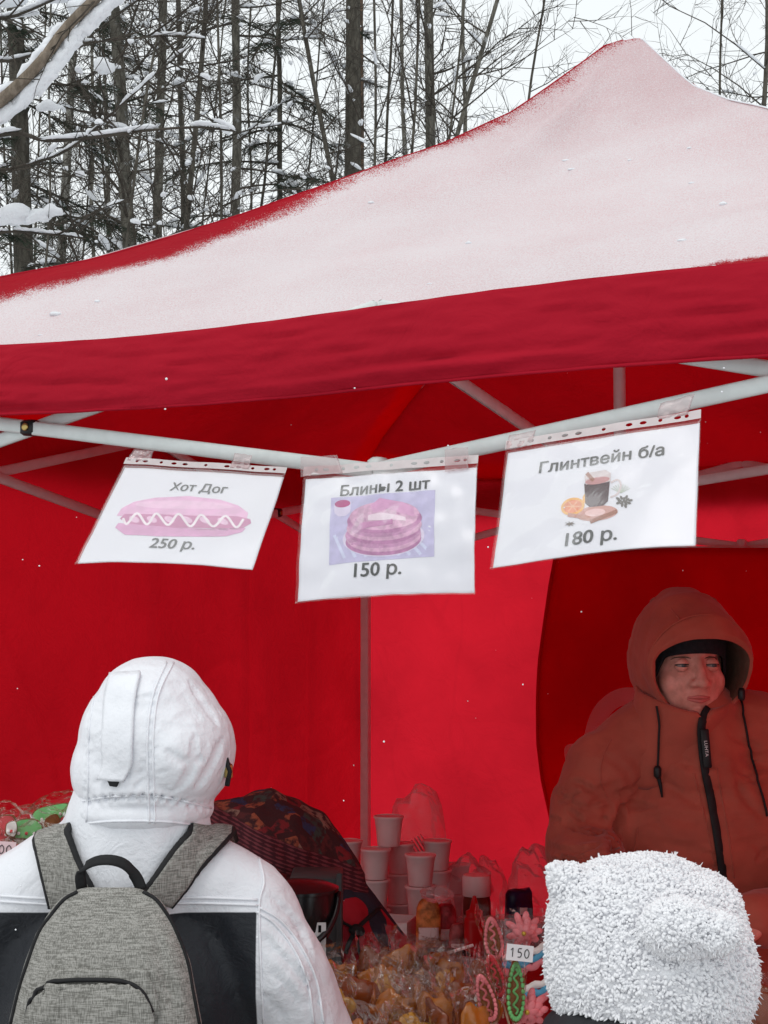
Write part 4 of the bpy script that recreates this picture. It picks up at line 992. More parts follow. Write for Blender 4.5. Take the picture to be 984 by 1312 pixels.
# local x axis runs to the seller's own right after the turn, so mirror it to keep +x on the picture's right
def Hd(x, y, z): return eye0 + HR @ V(-x, y - .098 * K, z)
HR2 = Matrix.Rotation(math.pi + hyaw, 3, 'Z') @ Matrix.Rotation(tilt, 3, 'X'); hc0 = eye0 + HR @ V(0, -.098 * K, 0)
def Hh(x, y, z): return hc0 + HR2 @ V(-x, y, z)
def Hk(x, y, z): return Hd(x * K, y * K, z * K)
HM = Matrix.Rotation(math.pi + yaw, 3, 'Z')
pr = [('e', Hk(0, -.02, .035), (.078 * K, .097 * K, .10 * K), HM), ('e', Hk(0, .028, -.03), (.067 * K, .072 * K, .088 * K), HM), ('e', Hk(0, .032, -.082), (.05 * K, .05 * K, .042 * K), HM),
      ('e', Hk(0, .072, .028), (.050 * K, .020 * K, .014 * K), HM), ('e', Hk(0, .078, -.098), (.024 * K, .022 * K, .02 * K), HM),
      ('c', [Hk(0, .088, .012), Hk(0, .100, -.008), Hk(0, .114, -.028)], [.0085 * K, .0095 * K, .0125 * K]),
      ('e', Hk(-.013, .100, -.032), (.0095 * K, .012 * K, .008 * K)), ('e', Hk(.013, .100, -.032), (.0095 * K, .012 * K, .008 * K)),
      ('c', [Hk(-.024, .084, -.060), Hk(-.008, .094, -.056), Hk(.008, .094, -.056), Hk(.024, .084, -.060)], [.0035, .006, .006, .0035]),
      ('c', [Hk(-.021, .084, -.064), Hk(0, .094, -.068), Hk(.021, .084, -.064)], [.0035, .0075, .0035])]
for sx in (-1, 1):
    pr += [('e', Hk(.040 * sx, .052, -.032), (.027 * K, .028 * K, .032 * K), HM), ('e', Hk(.074 * sx, -.01, -.01), (.012 * K, .022 * K, .03 * K), HM)]
neck0 = Hk(0, -.03, -.10)
pr += [('c', [neck0, neck0 + V(0, .02, -.12)], [.058, .065]), ('e', neck0 + V(0.0, .03, -.24), (.17, .10, .12))]
head = organic(pr, .0036, 4)
def facefn(p, n_):
    d = 0
    for sx in (-1, 1):
        c = Hk(.031 * sx, .086, .004); d -= .0135 * math.exp(-((p - c).length / .0165) ** 2)
        c = Hk(.024 * sx, .082, -.05); d -= .003 * math.exp(-((p - c).length / .012) ** 2)      # corner of the mouth
        c = Hk(.026 * sx, .09, -.04); d -= .0022 * math.exp(-((p - c).length / .008) ** 2)
    d -= .0035 * math.exp(-((p - Hk(0, .098, -.062)).length / .012) ** 2) * .6
    return d + .0006 * nz(p, 60)
displace(head, facefn)
M['skin'] = mat('weathered_skin', (.56, .21, .16), .5, .1, 34, .3, 260, .0015, sss=.08, col2=(.74, .31, .25))
M['lips'] = mat('lips', (.46, .12, .105), .5, .1)
M['eye_white'] = mat('eye_white', (.26, .20, .19), .25, .05)
M['iris'] = mat('grey_blue_iris', (.07, .08, .085), .2, .2)
M['brow'] = mat('light_brown_brow', (.10, .055, .035), .9, .2); M['brow_dark'] = mat('dark_lash', (.025, .014, .010), .9, .2)
hb_ = head.build('body', M['skin'], vd); bhd = bvh(head)
for sx in (-1, 1):
    c = Hk(.031 * sx, .0775, .003); e_ = MB(); e_.ell(c, (.0125,) * 3, None, 16, 12); eo = e_.build('eye', M['eye_white'], hb_)
    gz_ = HR @ V(-.18, 1, -.04); gz_.normalize(); i_ = MB(); i_.ell(c + gz_ * .0085, (.0068, .0068, .0045), gz_.to_track_quat('Z', 'Y').to_matrix(), 14, 8); i_.build('iris', M['iris'], eo)
    for up in (1, -1):          # lids
        if up > 0: ll = MB(); ll.tube([c + HR @ (Matrix.Rotation(.20, 3, 'X') @ V(.0158 * math.cos(math.pi * u_ / 12), .0158 * math.sin(math.pi * u_ / 12), 0)) for u_ in range(1, 12)], .0011, 5); ll.build('lash_line', M['brow_dark'], hb_)
        l_ = MB(); l_.slab(lambda u, v: c + HR @ (Matrix.Rotation((v * (1.0 if up > 0 else .8) + (.22 if up > 0 else .26)) * up, 3, 'X') @ V(.0150 * math.cos(math.pi * u) * 1.05, .0150 * math.sin(math.pi * u) + .0004, 0)), 16, 6, .0012); l_.build('eyelid', M['skin'], hb_)
    b_ = MB(); pts = [Hk(sx * q, 0.1, z) for q, z in ((.014, .0165), (.026, .0185), (.040, .017), (.048, .012))]; qs = []
    for p in pts:
        h = bhd.ray_cast(p + fw * .1, -fw); qs.append((h[0] + fw * .001) if h[0] else p)
    b_.tube(spline(qs, 10), [.001, .0022, .0028, .003, .003, .003, .0028, .0024, .002, .0015, .0006], 6, sq=.5); b_.build('eyebrow', M['brow'], hb_)
lips = MB()
for zz, r_ in ((-.0575, .0040), (-.0655, .0050)):
    qs = []
    for xx in (-.023, -.012, 0, .012, .023):
        p = Hk(xx, .1, zz - .0008 * (abs(xx) / .012) * (1 if zz > -.06 else -2.0)); h = bhd.ray_cast(p + fw * .1, -fw); qs.append(h[0] if h[0] else p)
    lips.tube(spline(qs, 14), [r_ * math.sin(math.pi * (i + .8) / 15.6) ** .6 for i in range(15)], 8)
lips.build('lips', M['lips'], hb_)
# beanie
M['knit_black'] = mat('black_knit', (.010, .009, .011), .95, .3, 120, .5, 260, .002)
bn = MB()
def bn_pt(i, j):
    q = 2 * math.pi * i; front = math.sin(q)                                    # +1 in front
    zlow = interp(front, [-1, -.2, .35, .72, 1], [-.05, -.075, -.06, .018, .027]); a = lerp(zlow, .136, j)
    zz = (a - .035) / .101; zz = max(-.99, min(1, zz)); r_ = math.sqrt(max(0, 1 - zz * zz)) if zz > 0 else 1 - .06 * zz * zz
    x, y = (.083 + .004 * max(0, math.sin(q))) * r_ * math.cos(q), -.012 + (.098 + .014 * max(0, math.sin(q))) * r_ * math.sin(q)
    return Hk(x, y, a)
bn.slab(bn_pt, 48, 18, .006); bn.build('beanie', M['knit_black'], vd)
# parka
M['parka'] = mat('rust_brown_parka', (.38, .072, .045), .75, .10, 12, .35, 22, .008, sheen=.15)
M['parka_lining'] = mat('dark_hood_lining', (.13, .06, .04), .9, .15, 40, .3, 120, .004)
def PV(px, py, y=YV): return P(px, py, y)
cx = .73
pk_ = [('e', V(cx + .02, YV + .05, 1.18), (.26, .165, .24)), ('e', V(cx + .02, YV + .05, .95), (.255, .17, .22)), ('e', V(cx + .02, YV + .05, .78), (.25, .17, .12)),
       ('c', [PV(780, 980, YV + .04), PV(830, 945, YV + .05), PV(905, 935, YV + .05), PV(985, 945, YV + .05), PV(1052, 982, YV + .05)], [.085, .098, .10, .098, .085]),
       ('c', [PV(782, 985, YV + .04), PV(760, 1032, YV + .03), PV(744, 1090, YV - .02), PV(778, 1150, YV - .22), PV(850, 1165, YV - .34)], [.098, .092, .084, .072, .058], 1.0),
       ('c', [PV(1052, 990, YV + .05), PV(1085, 1060, YV + .03), PV(1080, 1130, YV - .04), PV(1030, 1175, YV - .24), PV(965, 1180, YV - .34)], [.095, .09, .082, .07, .058], 1.0)]
pk_.append(('c', [PV(893, 985, YV + .04), PV(893, 925, YV + .02)], [.135, .105])); pkm = organic(pk_, .0075, 7); bpk = bvh(pkm)
cr = [([(800, 1032), (790, 1060), (786, 1095), (800, 1125)], .022, .014), ([(735, 1000), (762, 1015), (785, 1032)], .008, .009), ([(715, 1020), (745, 1035), (780, 1040)], .006, .009), ([(700, 1085), (735, 1090), (778, 1080)], .010, .010), ([(700, 1100), (730, 1105), (790, 1100), (815, 1112)], .008, .009),
      ([(790, 1034), (815, 1032), (840, 1036)], .008, .009), ([(785, 1110), (830, 1125), (880, 1128)], .008, .012), ([(940, 1000), (960, 1030), (984, 1050)], .005, .012), ([(835, 960), (870, 975), (900, 985)], .005, .012), ([(770, 965), (800, 985), (812, 1010)], .004, .012), ([(840, 1075), (880, 1085), (915, 1082)], .003, .014), ([(935, 1075), (960, 1080), (984, 1075)], .003, .014), ([(850, 1040), (880, 1050), (905, 1046)], .003, .014)]
random.seed(31)
for i in range(26):
    x, y = ru(705, 800), ru(1000, 1120); a = ru(-.5, .7); l = ru(10, 26); cr.append(([(x - l * math.cos(a), y - l * math.sin(a)), (x, y + ru(-3, 3)), (x + l * math.cos(a), y + l * math.sin(a))], ru(.004, .009), ru(.005, .009)))
for i in range(22):
    x, y = ru(810, 984), ru(945, 1130); a = ru(-.8, .8); l = ru(12, 34); cr.append(([(x - l * math.cos(a), y - l * math.sin(a)), (x, y + ru(-4, 4)), (x + l * math.cos(a), y + l * math.sin(a))], ru(.002, .005), ru(.006, .011)))
crease(pkm, [(on_surf(bpk, q, 0, 18), d_, w_) for q, d_, w_ in cr])
displace(pkm, lambda p, n_: .008 * nz(p, 7, 3) + .006 * nz((p.x * .7, p.y, p.z * 1.7), 15, 2) + .0018 * nz((p.x, p.y, p.z * 1.4), 42, 6))
bpk = bvh(pkm); pko = pkm.build('parka', M['parka'], vd)
# hood with brim, lining inside
def hood_ring(t_, q):
    s_, c_ = math.sin(q), math.cos(q)
    ts = [-.6, -.3, -.08, 0, .06, .16, .4, .6, .78, .9, 1]
    a = interp(t_, ts, [.102, .104, .107, .111, .117, .121, .124, .122, .108, .076, .0])
    bt = interp(t_, ts, [.10, .088, .062, .056, .072, .105, .155, .165, .148, .10, .0])
    bb_ = interp(t_, ts, [.12, .115, .108, .112, .116, .12, .125, .13, .13, .10, .0])
    y = interp(t_, ts, [-.05, .035, .082, .094, .098, .085, .015, -.045, -.10, -.128, -.135])
    b__ = bt if s_ > 0 else bb_
    pk__ = (.036 * max(0, s_) ** 1.5 - .020 * max(0, -s_)) * interp(t_, [-.6, -.1, .1, .5, 1], [0, 1, 1, .3, 0])
    sharp = math.copysign(abs(c_) ** .85, c_)
    return Hh(a * sharp * (1 - .13 * max(0, s_) ** 2) + .010, y + pk__, b__ * s_ + .008)
ho = MB(); ho.grid(lambda i, j: hood_ring(j, 2 * math.pi * i), 96, 64, cu=True); ho.f = [f[::-1] for f in ho.f]
displace(ho, lambda p, n_: .005 * nz(p, 13, 4) + .0022 * nz((p.x, p.y, p.z * 1.8), 34, 4) + .001 * nz(p, 80, 4)); 
hoo = ho.build('hood', M['parka'], vd)
hl = MB(); hl.grid(lambda i, j: hood_ring(-.6 * (1 - j), 2 * math.pi * i), 64, 14, cu=True); hl.build('hood_lining', M['parka_lining'], hoo)
hs_ = MB(); hs_.tube([hood_ring(.17, R(-20 + 220 * i / 40)) + V(0, -.002, .001) for i in range(41)], .0018, 6); hs_.build('brim_seam', M['parka'], hoo)
# standing collar over the chin
def collar(i, j):
    q = 2 * math.pi * i; s_ = math.sin(q)
    r1, r2 = lerp(.15, .100, j ** .7), lerp(.055, .098, j ** .5); top = -.098 + (.055 * max(0, -s_) ** 1.0) + .035 * abs(math.cos(q)) ** 2; z = lerp(-.27, top, j)
    notch = .016 * math.exp(-((i - .25 + .012) / .016) ** 2) * j
    p = Hd(r1 * math.cos(q), .005 + r2 * s_ + .014 * j * max(0, s_), z - notch)
    return p
co = MB(); co.slab(collar, 72, 16, .014); displace(co, lambda p, n_: .004 * nz((p.x, p.y, p.z * 3), 14, 8)); bco = bvh(co); coo = co.build('collar', M['parka'], vd)
def both(px, py, off):
    a, c = surf(bco, px, py, off), surf(bpk, px, py, off)
    if a is None: return c
    if c is None: return a
    return a if (a - EYE).length < (c - EYE).length else c
zp = spline([V(*q, 0) for q in ((908, 908), (899, 925), (899, 950), (903, 985), (910, 1020), (918, 1065), (926, 1120), (930, 1160))], 40)
zl = [both(q.x, q.y, .001) for q in zp]; zl = [q for q in zl if q]
for k in range(2):
    zl = [zl[0]] + [(zl[i - 1] + zl[i] * 2 + zl[i + 1]) / 4 for i in range(1, len(zl) - 1)] + [zl[-1]]
z_ = MB(); z_.tube([q + V(0, -.002, 0) for q in zl], .0105, 8, sq=.35, upv=(0, -1, 0)); z_.build('zip', M['webbing'], pko)
pt = MB(); t0, t1 = both(901, 932, .010), both(906, 980, .012); pt.bar(t0, t1, .018, .005, up=(0, -1, 0), bev=.002); pto = pt.build('zip_pull', M['black_plastic'], pko, auto=40)
vs, fs, wd = text_mesh('LUHTA', .02); dn = (t1 - t0).normalized(); rt_ = dn.cross(V(0, -1, 0)).normalized(); k_ = .034 / wd; lm = MB()
M['white_ink'] = mat('white_print', (.7, .7, .7), .7, .03)
lm.add([(t0 + t1) / 2 + dn * (p.x * k_ * 1.0) - rt_ * ((p.y - .35) * k_ * .9) + V(0, -.0032, 0) for p in vs], fs); lm.build('lettering', M['white_ink'], pto, smooth=False)
for pts, tog in (([(843, 905), (846, 925), (845, 950), (843, 985)], (843, 988)), ([(949, 900), (954, 930), (962, 970), (972, 1010), (982, 1045)], (949, 893))):
    q = [both(q.x, q.y, .006) for q in spline([V(*p, 0) for p in pts], 20)]; q = [x for x in q if x]
    c_ = MB(); c_.tube(q, .0026, 6); cc = c_.build('drawcord', M['webbing'], hoo)
    p = both(*tog, .008); p = p + (EYE - p).normalized() * (.05 if tog[0] > 900 else 0); tg = MB(); tg.tube([p + V(0, 0, .014), p + V(0, 0, .008), p + V(0, 0, -.008), p + V(.001, 0, -.014)], [.005, .0085, .0085, .005], 10); tg.build('toggle', M['black_plastic'], cc)
q = [both(a, c, .004) for a, c in ((843, 990), (846, 1005), (849, 1022))]; q = [x for x in q if x]; c_ = MB(); c_.tube(q, [.005, .004, .002], 6); c_.build('cord_end', M['webbing'], hoo)
q0 = both(842, 893, .004)
for pts in ([(783, 948), (772, 972), (770, 1000), (778, 1022)], [(889, 990), (899, 1030), (908, 1070), (917, 1125)], [(919, 985), (927, 1030), (934, 1070), (941, 1125)], [(800, 1120), (812, 1090), (818, 1060)]):
    piping('seam', bpk, pts, .0018, M['parka'], pko, .0002)
for qa in (118, 66):
    hs_ = MB(); hs_.tube([hood_ring(.19 + .5 * i / 20, R(qa + (qa - 90) * .2 * i / 20)) for i in range(21)], .0016, 6); hs_.build('hood_seam', M['parka'], hoo)
# trousers, boots, hands
tr_ = []
for sx in (-1, 1):
    tr_.append(('c', [V(cx + .1 * sx, YV + .05, .75), V(cx + .11 * sx, YV + .04, .45), V(cx + .11 * sx, YV + .06, .12)], [.11, .085, .07])); tr_.append(('c', [V(cx + .11 * sx, YV + .09, .055), V(cx + .13 * sx, YV - .12, .045)], [.052, .045]))
tr_.append(('e', V(cx, YV + .05, .78), (.2, .14, .1)))
organic(tr_, .012, 4).build('trousers', mat('dark_trousers', (.02, .02, .024), .9, .2, 30, .3, 40), vd)
for sx, w0, dd in ((-1, PV(850, 1165, YV - .34), V(.6, -.5, -.25)), (1, PV(965, 1180, YV - .34), V(-.6, -.5, -.25))):
    hp_ = []; hand(hp_, w0 - dd.normalized() * .01, dd, (0, -.2, 1), -sx, 1.05, .6); hp_.append(('c', [w0 - dd.normalized() * .05, w0 + dd.normalized() * .03], [.03, .03])); organic(hp_, .0045, 3).build('hand', M['skin'], vd)

# ------------------------------------------------------------------ shopper in the fluffy white hat
YC = 2.05
ch = thing('person', 'small shopper seen from behind in fluffy white bear-ear hat and black coat', 'person', (PX(835, YC), YC, 0))
hatp = [('e', P(832, 1232, YC), (.133, .132, .136)), ('e', P(800, 1190, YC), (.098, .11, .090)), ('e', P(728, 1135, YC - .01), (.022, .03, .030)), ('e', P(712, 1120, YC - .01), (.010, .02, .016)), ('e', P(885, 1245, YC), (.082, .10, .10)), ('e', P(850, 1165, YC), (.10, .10, .058)), ('e', P(830, 1320, YC), (.122, .122, .08))]
hat = organic(hatp, .007, 5)
ear = organic([('e', P(868, 1188, YC - .125), (.044, .030, .034)), ('e', P(905, 1194, YC - .125), (.042, .026, .024)), ('e', P(925, 1188, YC - .11), (.026, .016, .014))], .006, 4)
M['fleece'] = mat('white_fleece', (.78, .78, .80), .95, .01, 30, .6, 220, .006, trans=0, col2=(.88, .88, .90))
M['fleece_pile'] = mat('white_fleece_pile', (.79, .79, .815), .95, .01, 30, trans=0, col2=(.83, .83, .85))
def pile(src, n, Lh, seed, wisp=.05):
    """sherpa fleece: short fat curly nubs with a few loose wisps"""
    random.seed(seed); N = normals(src); out = MB(); nf = len(src.f)
    for _ in range(n):
        f = src.f[int(rnd() * nf)]; p = src.v[f[0]].lerp(src.v[f[2]], rnd()).lerp(src.v[f[1]].lerp(src.v[f[3 % len(f)]], rnd()), rnd()); n_ = N[f[0]]
        cl_ = V(nz(p, 60, 1), nz(p, 60, 7), nz(p, 60, 13)) * 1.4; ws = rnd() < wisp
        d = (n_ + cl_ + V(ru(-1, 1), ru(-1, 1), ru(-1, 1)) * .5).normalized(); l = Lh * ru(.7, 1.2) * (1.7 if ws else 1); w_ = ru(.0008, .0013) if ws else ru(.0020, .0034)
        a = d.cross(V(ru(-1, 1), ru(-1, 1), ru(-1, 1))); a.normalize(); b__ = d.cross(a); q = p + d * l * .5; bend = (a * ru(-1, 1) + V(0, 0, -.5)) * l * .35; e_ = p + d * l + bend
        vs = []
        for c, k in ((p - n_ * .002, 1), (q, 1.05), (q + (e_ - q) * .65 , .75)):
            for j in range(4): vs.append(c + (a * math.cos(j * 1.571) + b__ * math.sin(j * 1.571)) * w_ * k)
        vs.append(e_)
        fs = [(r * 4 + j, r * 4 + (j + 1) % 4, r * 4 + 4 + (j + 1) % 4, r * 4 + 4 + j) for r in range(2) for j in range(4)] + [(8 + j, 8 + (j + 1) % 4, 12) for j in range(4)]
        out.add(vs, fs)
    return out
hato = hat.build('hat', M['fleece'], ch, label='fluffy white hat with a small ear')
o = pile(hat, 22000, .0072, 3).build('hat_pile', M['fleece_pile'], hato, smooth=True); o['kind'] = 'stuff'
earo = ear.build('hat_ear', M['fleece'], ch); o = pile(ear, 3800, .007, 4).build('ear_pile', M['fleece_pile'], earo); o['kind'] = 'stuff'
M['coat_black'] = mat('black_coat', (.016, .017, .020), .7, .2, 20, .4, 30, .006)
X0 = PX(835, YC)
cp = [('e', V(X0, YC, 1.0), (.17, .11, .12)), ('e', V(X0, YC, .80), (.165, .12, .2)), ('e', V(X0, YC, .62), (.17, .125, .16)), ('c', [V(X0 - .13, YC, 1.055), V(X0, YC, 1.075), V(X0 + .13, YC, 1.05)], [.06, .07, .06]),
      *[('c', [V(X0 + .12 * math.cos(q_), YC + .12 * math.sin(q_), 1.118 - .032 * math.cos(q_) - .030 * math.sin(q_)), V(X0 + .12 * math.cos(q_ + .55), YC + .12 * math.sin(q_ + .55), 1.118 - .032 * math.cos(q_ + .55) - .030 * math.sin(q_ + .55))], [.036, .036]) for q_ in [k_ * .5236 for k_ in range(12)]], ('c', [V(X0, YC, 1.05), V(X0, YC, 1.16)], [.085, .08])]
for sx in (-1, 1):
    w0 = V(X0 + .15 * sx, YC + .2, .80); cp.append(('c', [V(X0 + .15 * sx, YC, 1.05), V(X0 + .2 * sx, YC, .88), w0], [.06, .055, .042])); hand(cp, w0, (0, 1, .1), (0, 0, 1), sx, .85)
    cp.append(('c', [V(X0 + .075 * sx, YC, .58), V(X0 + .08 * sx, YC, .3), V(X0 + .08 * sx, YC, .08)], [.085, .062, .05])); cp.append(('c', [V(X0 + .08 * sx, YC - .03, .045), V(X0 + .09 * sx, YC + .12, .04)], [.042, .036]))
cm = organic(cp, .009, 6); displace(cm, lambda p, n_: .004 * nz(p, 12)); cm.build('body', M['coat_black'], ch)

# ------------------------------------------------------------------ helper bent over inside the stall
YH = 3.55
hw = thing('person', 'helper bent forward in a dark floral shawl and red skirt, behind the shopper in white', 'person', (PX(430, YH), YH, 0))
hip, sho, hed = P(455, 1240, YH), P(340, 1100, YH - .0), P(262, 1100, YH - .05)
cp = [('c', [hip, P(402, 1160, YH), sho], [.135, .125, .11]), ('c', [P(345, 1105, YH - .06), P(340, 1105, YH + .08)], [.09, .09]), ('c', [sho, hed], [.07, .06]), ('e', hed + V(-.03, -.02, .0), (.09, .085, .105))]
for k in (-1, 1):
    s0 = sho + V(-.02, .09 * k, -.04); e0 = s0 + V(-.04, .05 * k, -.24); w0 = e0 + V(-.16, .0, -.10); cp.append(('c', [s0, e0, w0], [.065, .055, .042])); hand(cp, w0, (-1, 0, -.3), (0, 0, 1), k, .95)
    lg = V(hip.x, hip.y + .055 * k, 0); cp.append(('c', [lg + V(0, 0, hip.z - .05), lg + V(-.02, 0, .45), lg + V(.02, 0, .08)], [.08, .07, .055])); cp.append(('c', [lg + V(.04, 0, .05), lg + V(-.13, 0, .045)], [.045, .04]))
hm = organic(cp, .010, 6); M['dark_wool'] = mat('dark_blue_wool', (.02, .022, .035), .9, .3, 20, .4, 60); hm.build('body', M['dark_wool'], hw)
def shawl_mat():
    m, t, b, out = newmat('floral_shawl'); tc = t.nodes.new('ShaderNodeTexCoord').outputs['Object']
    v = N_(t, 'ShaderNodeTexVoronoi', Scale=26.0); t.links.new(tc, v.inputs['Vector'])
    cr_ = t.nodes.new('ShaderNodeValToRGB'); cr_.color_ramp.interpolation = 'CONSTANT'; e = cr_.color_ramp.elements
    cols = [(0, (.05, .01, .012)), (.22, (.20, .015, .02)), (.38, (.03, .04, .10)), (.5, (.30, .08, .04)), (.62, (.10, .02, .02)), (.74, (.26, .16, .12)), (.86, (.04, .06, .05))]
    e[0].position, e[0].color = cols[0][0], (*cols[0][1], 1); e[1].position, e[1].color = cols[1][0], (*cols[1][1], 1)
    for p_, c_ in cols[2:]: q = e.new(p_); q.color = (*c_, 1)
    sp_ = t.nodes.new('ShaderNodeSeparateXYZ'); t.links.new(v.outputs['Color'], sp_.inputs[0]); t.links.new(sp_.outputs[0], cr_.inputs[0])
    fl = mixc(t, sstep(t, noise_(t, tc, 60, 3), .42, .6), cr_.outputs[0], (.045, .012, .014))
    # knitted bands near the top
    s2_ = t.nodes.new('ShaderNodeSeparateXYZ'); t.links.new(tc, s2_.inputs[0]); zz = mathn(t, 'ADD', s2_.outputs[2], mathn(t, 'MULTIPLY', s2_.outputs[0], .45))
    wv = mathn(t, 'SINE', mathn(t, 'MULTIPLY', zz, 760.0)); zig = mathn(t, 'SINE', mathn(t, 'MULTIPLY', s2_.outputs[0], 260.0))
    band = mixc(t, sstep(t, mathn(t, 'ADD', mathn(t, 'ADD', wv, mathn(t, 'MULTIPLY', zig, .5)), mathn(t, 'MULTIPLY_ADD', noise_(t, tc, 90, 3), 3.0, -1.5)), -.1, .8), (.05, .006, .012), (.17, .035, .045))
    inb = mathn(t, 'MULTIPLY', sstep(t, zz, 1.095, 1.10), sstep(t, zz, 1.165, 1.16))
    t.links.new(mixc(t, inb, fl, band), b.inputs['Base Color']); b.inputs['Roughness'].default_value = .95
    t.links.new(bumpn(t, noise_(t, tc, 180, 3), .5, .003), b.inputs['Normal']); return m
M['shawl'] = shawl_mat()
sp_ = [('c', [P(405, 1140, YH), P(372, 1102, YH), P(335, 1092, YH - .02), P(285, 1092, YH - .04)], [.120, .135, .140, .122]), ('e', P(345, 1095, YH - .02), (.14, .16, .138))]
sh = organic(sp_, .009, 6); displace(sh, lambda p, n_: .016 * nz((p.x * 1.6 + p.z * .8, p.y, p.z * .5), 9, 5) + .006 * nz((p.x * 1.5 + p.z, p.y, p.z), 22))
cut = lambda p: p.z > 1.045 - .9 * max(0, p.x - PX(395, YH)) * -1 * 0 + .0
keep = [f for f in sh.f if all(sh.v[i].z > 1.02 + .10 * nz((sh.v[i].x, sh.v[i].y, 0), 6) * .3 for i in f)]
sh.f = keep; sh.m = [0] * len(keep); sh.build('shawl', M['shawl'], hw)
M['red_cloth'] = mat('red_skirt_cloth', (.34, .010, .022), .8, .15, 12, .4, 20, .008)
sk = organic([('c', [P(432, 1190, YH - .02), P(450, 1236, YH), P(460, 1300, YH), P(460, 1480, YH)], [.110, .150, .175, .20])], .010, 6); displace(sk, lambda p, n_: .010 * nz((p.x * 1.5, p.y * 1.5, p.z * .4), 11, 2))
bsk = bvh(sk); sk.build('skirt', M['red_cloth'], hw)
for pts in ([(452, 1196), (447, 1208), (443, 1222)], [(456, 1196), (458, 1208), (461, 1224)], [(455, 1190), (440, 1182), (432, 1170)], [(456, 1190), (470, 1176), (485, 1164)]):
    q = [x for x in on_surf(bsk, pts, .006, 10)]
    if len(q) > 2: tb = MB(); tb.tube(q, .008, 6, sq=.4); tb.build('apron_tie', M['webbing'], hw)
kn = surf(bsk, 455, 1192, .01)
if kn: tb = MB(); tb.ell(kn, (.018, .014, .014), None, 12, 8, fn=lambda p: p * (1 + .2 * nz(p, 60))); tb.build('apron_knot', M['webbing'], hw)
# ------------------------------------------------------------------ banner before the back wall
def on_plane(px, py, d):        # where the sight line meets the upright plane at depth d in the tent
    r_ = ray(px, py); o = T(0, d, 0); return EYE + r_ * ((o - EYE).dot(N2) / r_.dot(N2))
M['banner'] = fabric_red('dark_red_banner', (.60, .004, .014), (.90, .003, .012), .62)[0]
M['banner_print'] = mat('pale_banner_print', (.9, .7, .7), .8, .05, 8, trans=.75, tcol=(.98, .7, .7))
bnr = thing('banner', 'dark red cloth banner with curved edge and pale lettering, behind the seller', 'banner', T(.9, 2.84, 0))
def bpt(px, py, h=0.0):
    p = on_plane(px, py, 2.84); return p - N2 * (h + .012 * math.sin(p.x * 5 + p.z) + .006 * nz(p, 5, 3))
def ban(i, j):
    py = lerp(702, 1330, j); l = interp(py, [702, 745, 800, 850, 900, 950, 1000, 1050, 1110, 1330], [712, 704, 696, 689.5, 687, 688, 694, 705, 725, 830]); return bpt(lerp(l, 1240, i), py)
b = MB(); b.slab(ban, 50, 50, .002); bno = b.build('cloth', M['banner'], bnr)
h = MB(); h.tube([ban(0, j / 40) for j in range(41)], .006, 6); h.build('edge_hem', M['banner'], bnr)
h = MB(); h.tube([bpt(700, 703), bpt(1240, 703)], .009, 8); h.build('top_rod', M['frame'], bnr)
for x in (760, 1100):
    h = MB(); h.tube([bpt(x, 703), T(0, 0, 0) + (bpt(x, 703) - T(0, 0, 0)) + V(0, 0, .3)], .002, 5); h.build('hanging_cord', M['webbing'], bnr)
def bstroke(pts, wpx):
    n = 40; sp = spline([V(a, c, 0) for a, c in pts], n); Lf, Rt = [], []
    for i, q in enumerate(sp):
        t_ = (sp[min(i + 1, n)] - sp[max(i - 1, 0)]).normalized(); nn = V(-t_.y, t_.x, 0) * wpx / 2
        Lf.append(bpt(q.x + nn.x, q.y + nn.y, .004)); Rt.append(bpt(q.x - nn.x, q.y - nn.y, .004))
    b = MB(); b.add(Lf + Rt, [(i, i + 1, n + 2 + i, n + 1 + i) for i in range(n)]); b.build('lettering', M['banner_print'], bno)
bstroke([(752, 985), (758, 945), (768, 915), (788, 896), (812, 892), (835, 902), (850, 930), (848, 970)], 22)
bstroke([(727, 1000), (727, 975), (727, 958), (745, 957)], 7)
bstroke([(930, 900), (950, 910), (975, 913), (1005, 905), (1040, 880), (1060, 850)], 26)
bstroke([(1060, 980), (1080, 940), (1110, 930), (1140, 950)], 20)

# ------------------------------------------------------------------ tables
M['table'] = mat('grey_table_top', (.30, .29, .28), .6, .1, 20, .1, 60)
M['table_dark'] = mat('dark_oilcloth', (.10, .02, .025), .5, .2, 15, .1, 40)
M['steel'] = mat('galvanised_steel', (.55, .56, .57), .4, .08, 30, .05, 80, metal=.8)
def table(label, s0, s1, d0, d1, z, m):
    c = T((s0 + s1) / 2, (d0 + d1) / 2, 0); t = thing('folding_table', label, 'table', c, -A); rt = Matrix.Rotation(-A, 3, 'Z')
    b = MB(); b.box(c + V(0, 0, z - .015), (s1 - s0, d1 - d0, .03), rt, bev=.006); b.build('table_top', m, t, auto=40)
    for s_ in (s0 + .06, s1 - .06):
        for d_ in (d0 + .06, d1 - .06): b = MB(); b.tube([T(s_, d_, 0), T(s_, d_, z - .03)], .014, 10); b.build('leg', M['steel'], t, auto=40)
    return t
ZF, ZB = .80, .72
table('long grey folding table at the stall front, under the sweets', -1.3, 1.3, .03, .62, ZF, M['table'])
table('low folding table with dark cover along the back of the tent, under the cups', -1.25, .55, 1.62, 2.42, ZB, M['table_dark'])

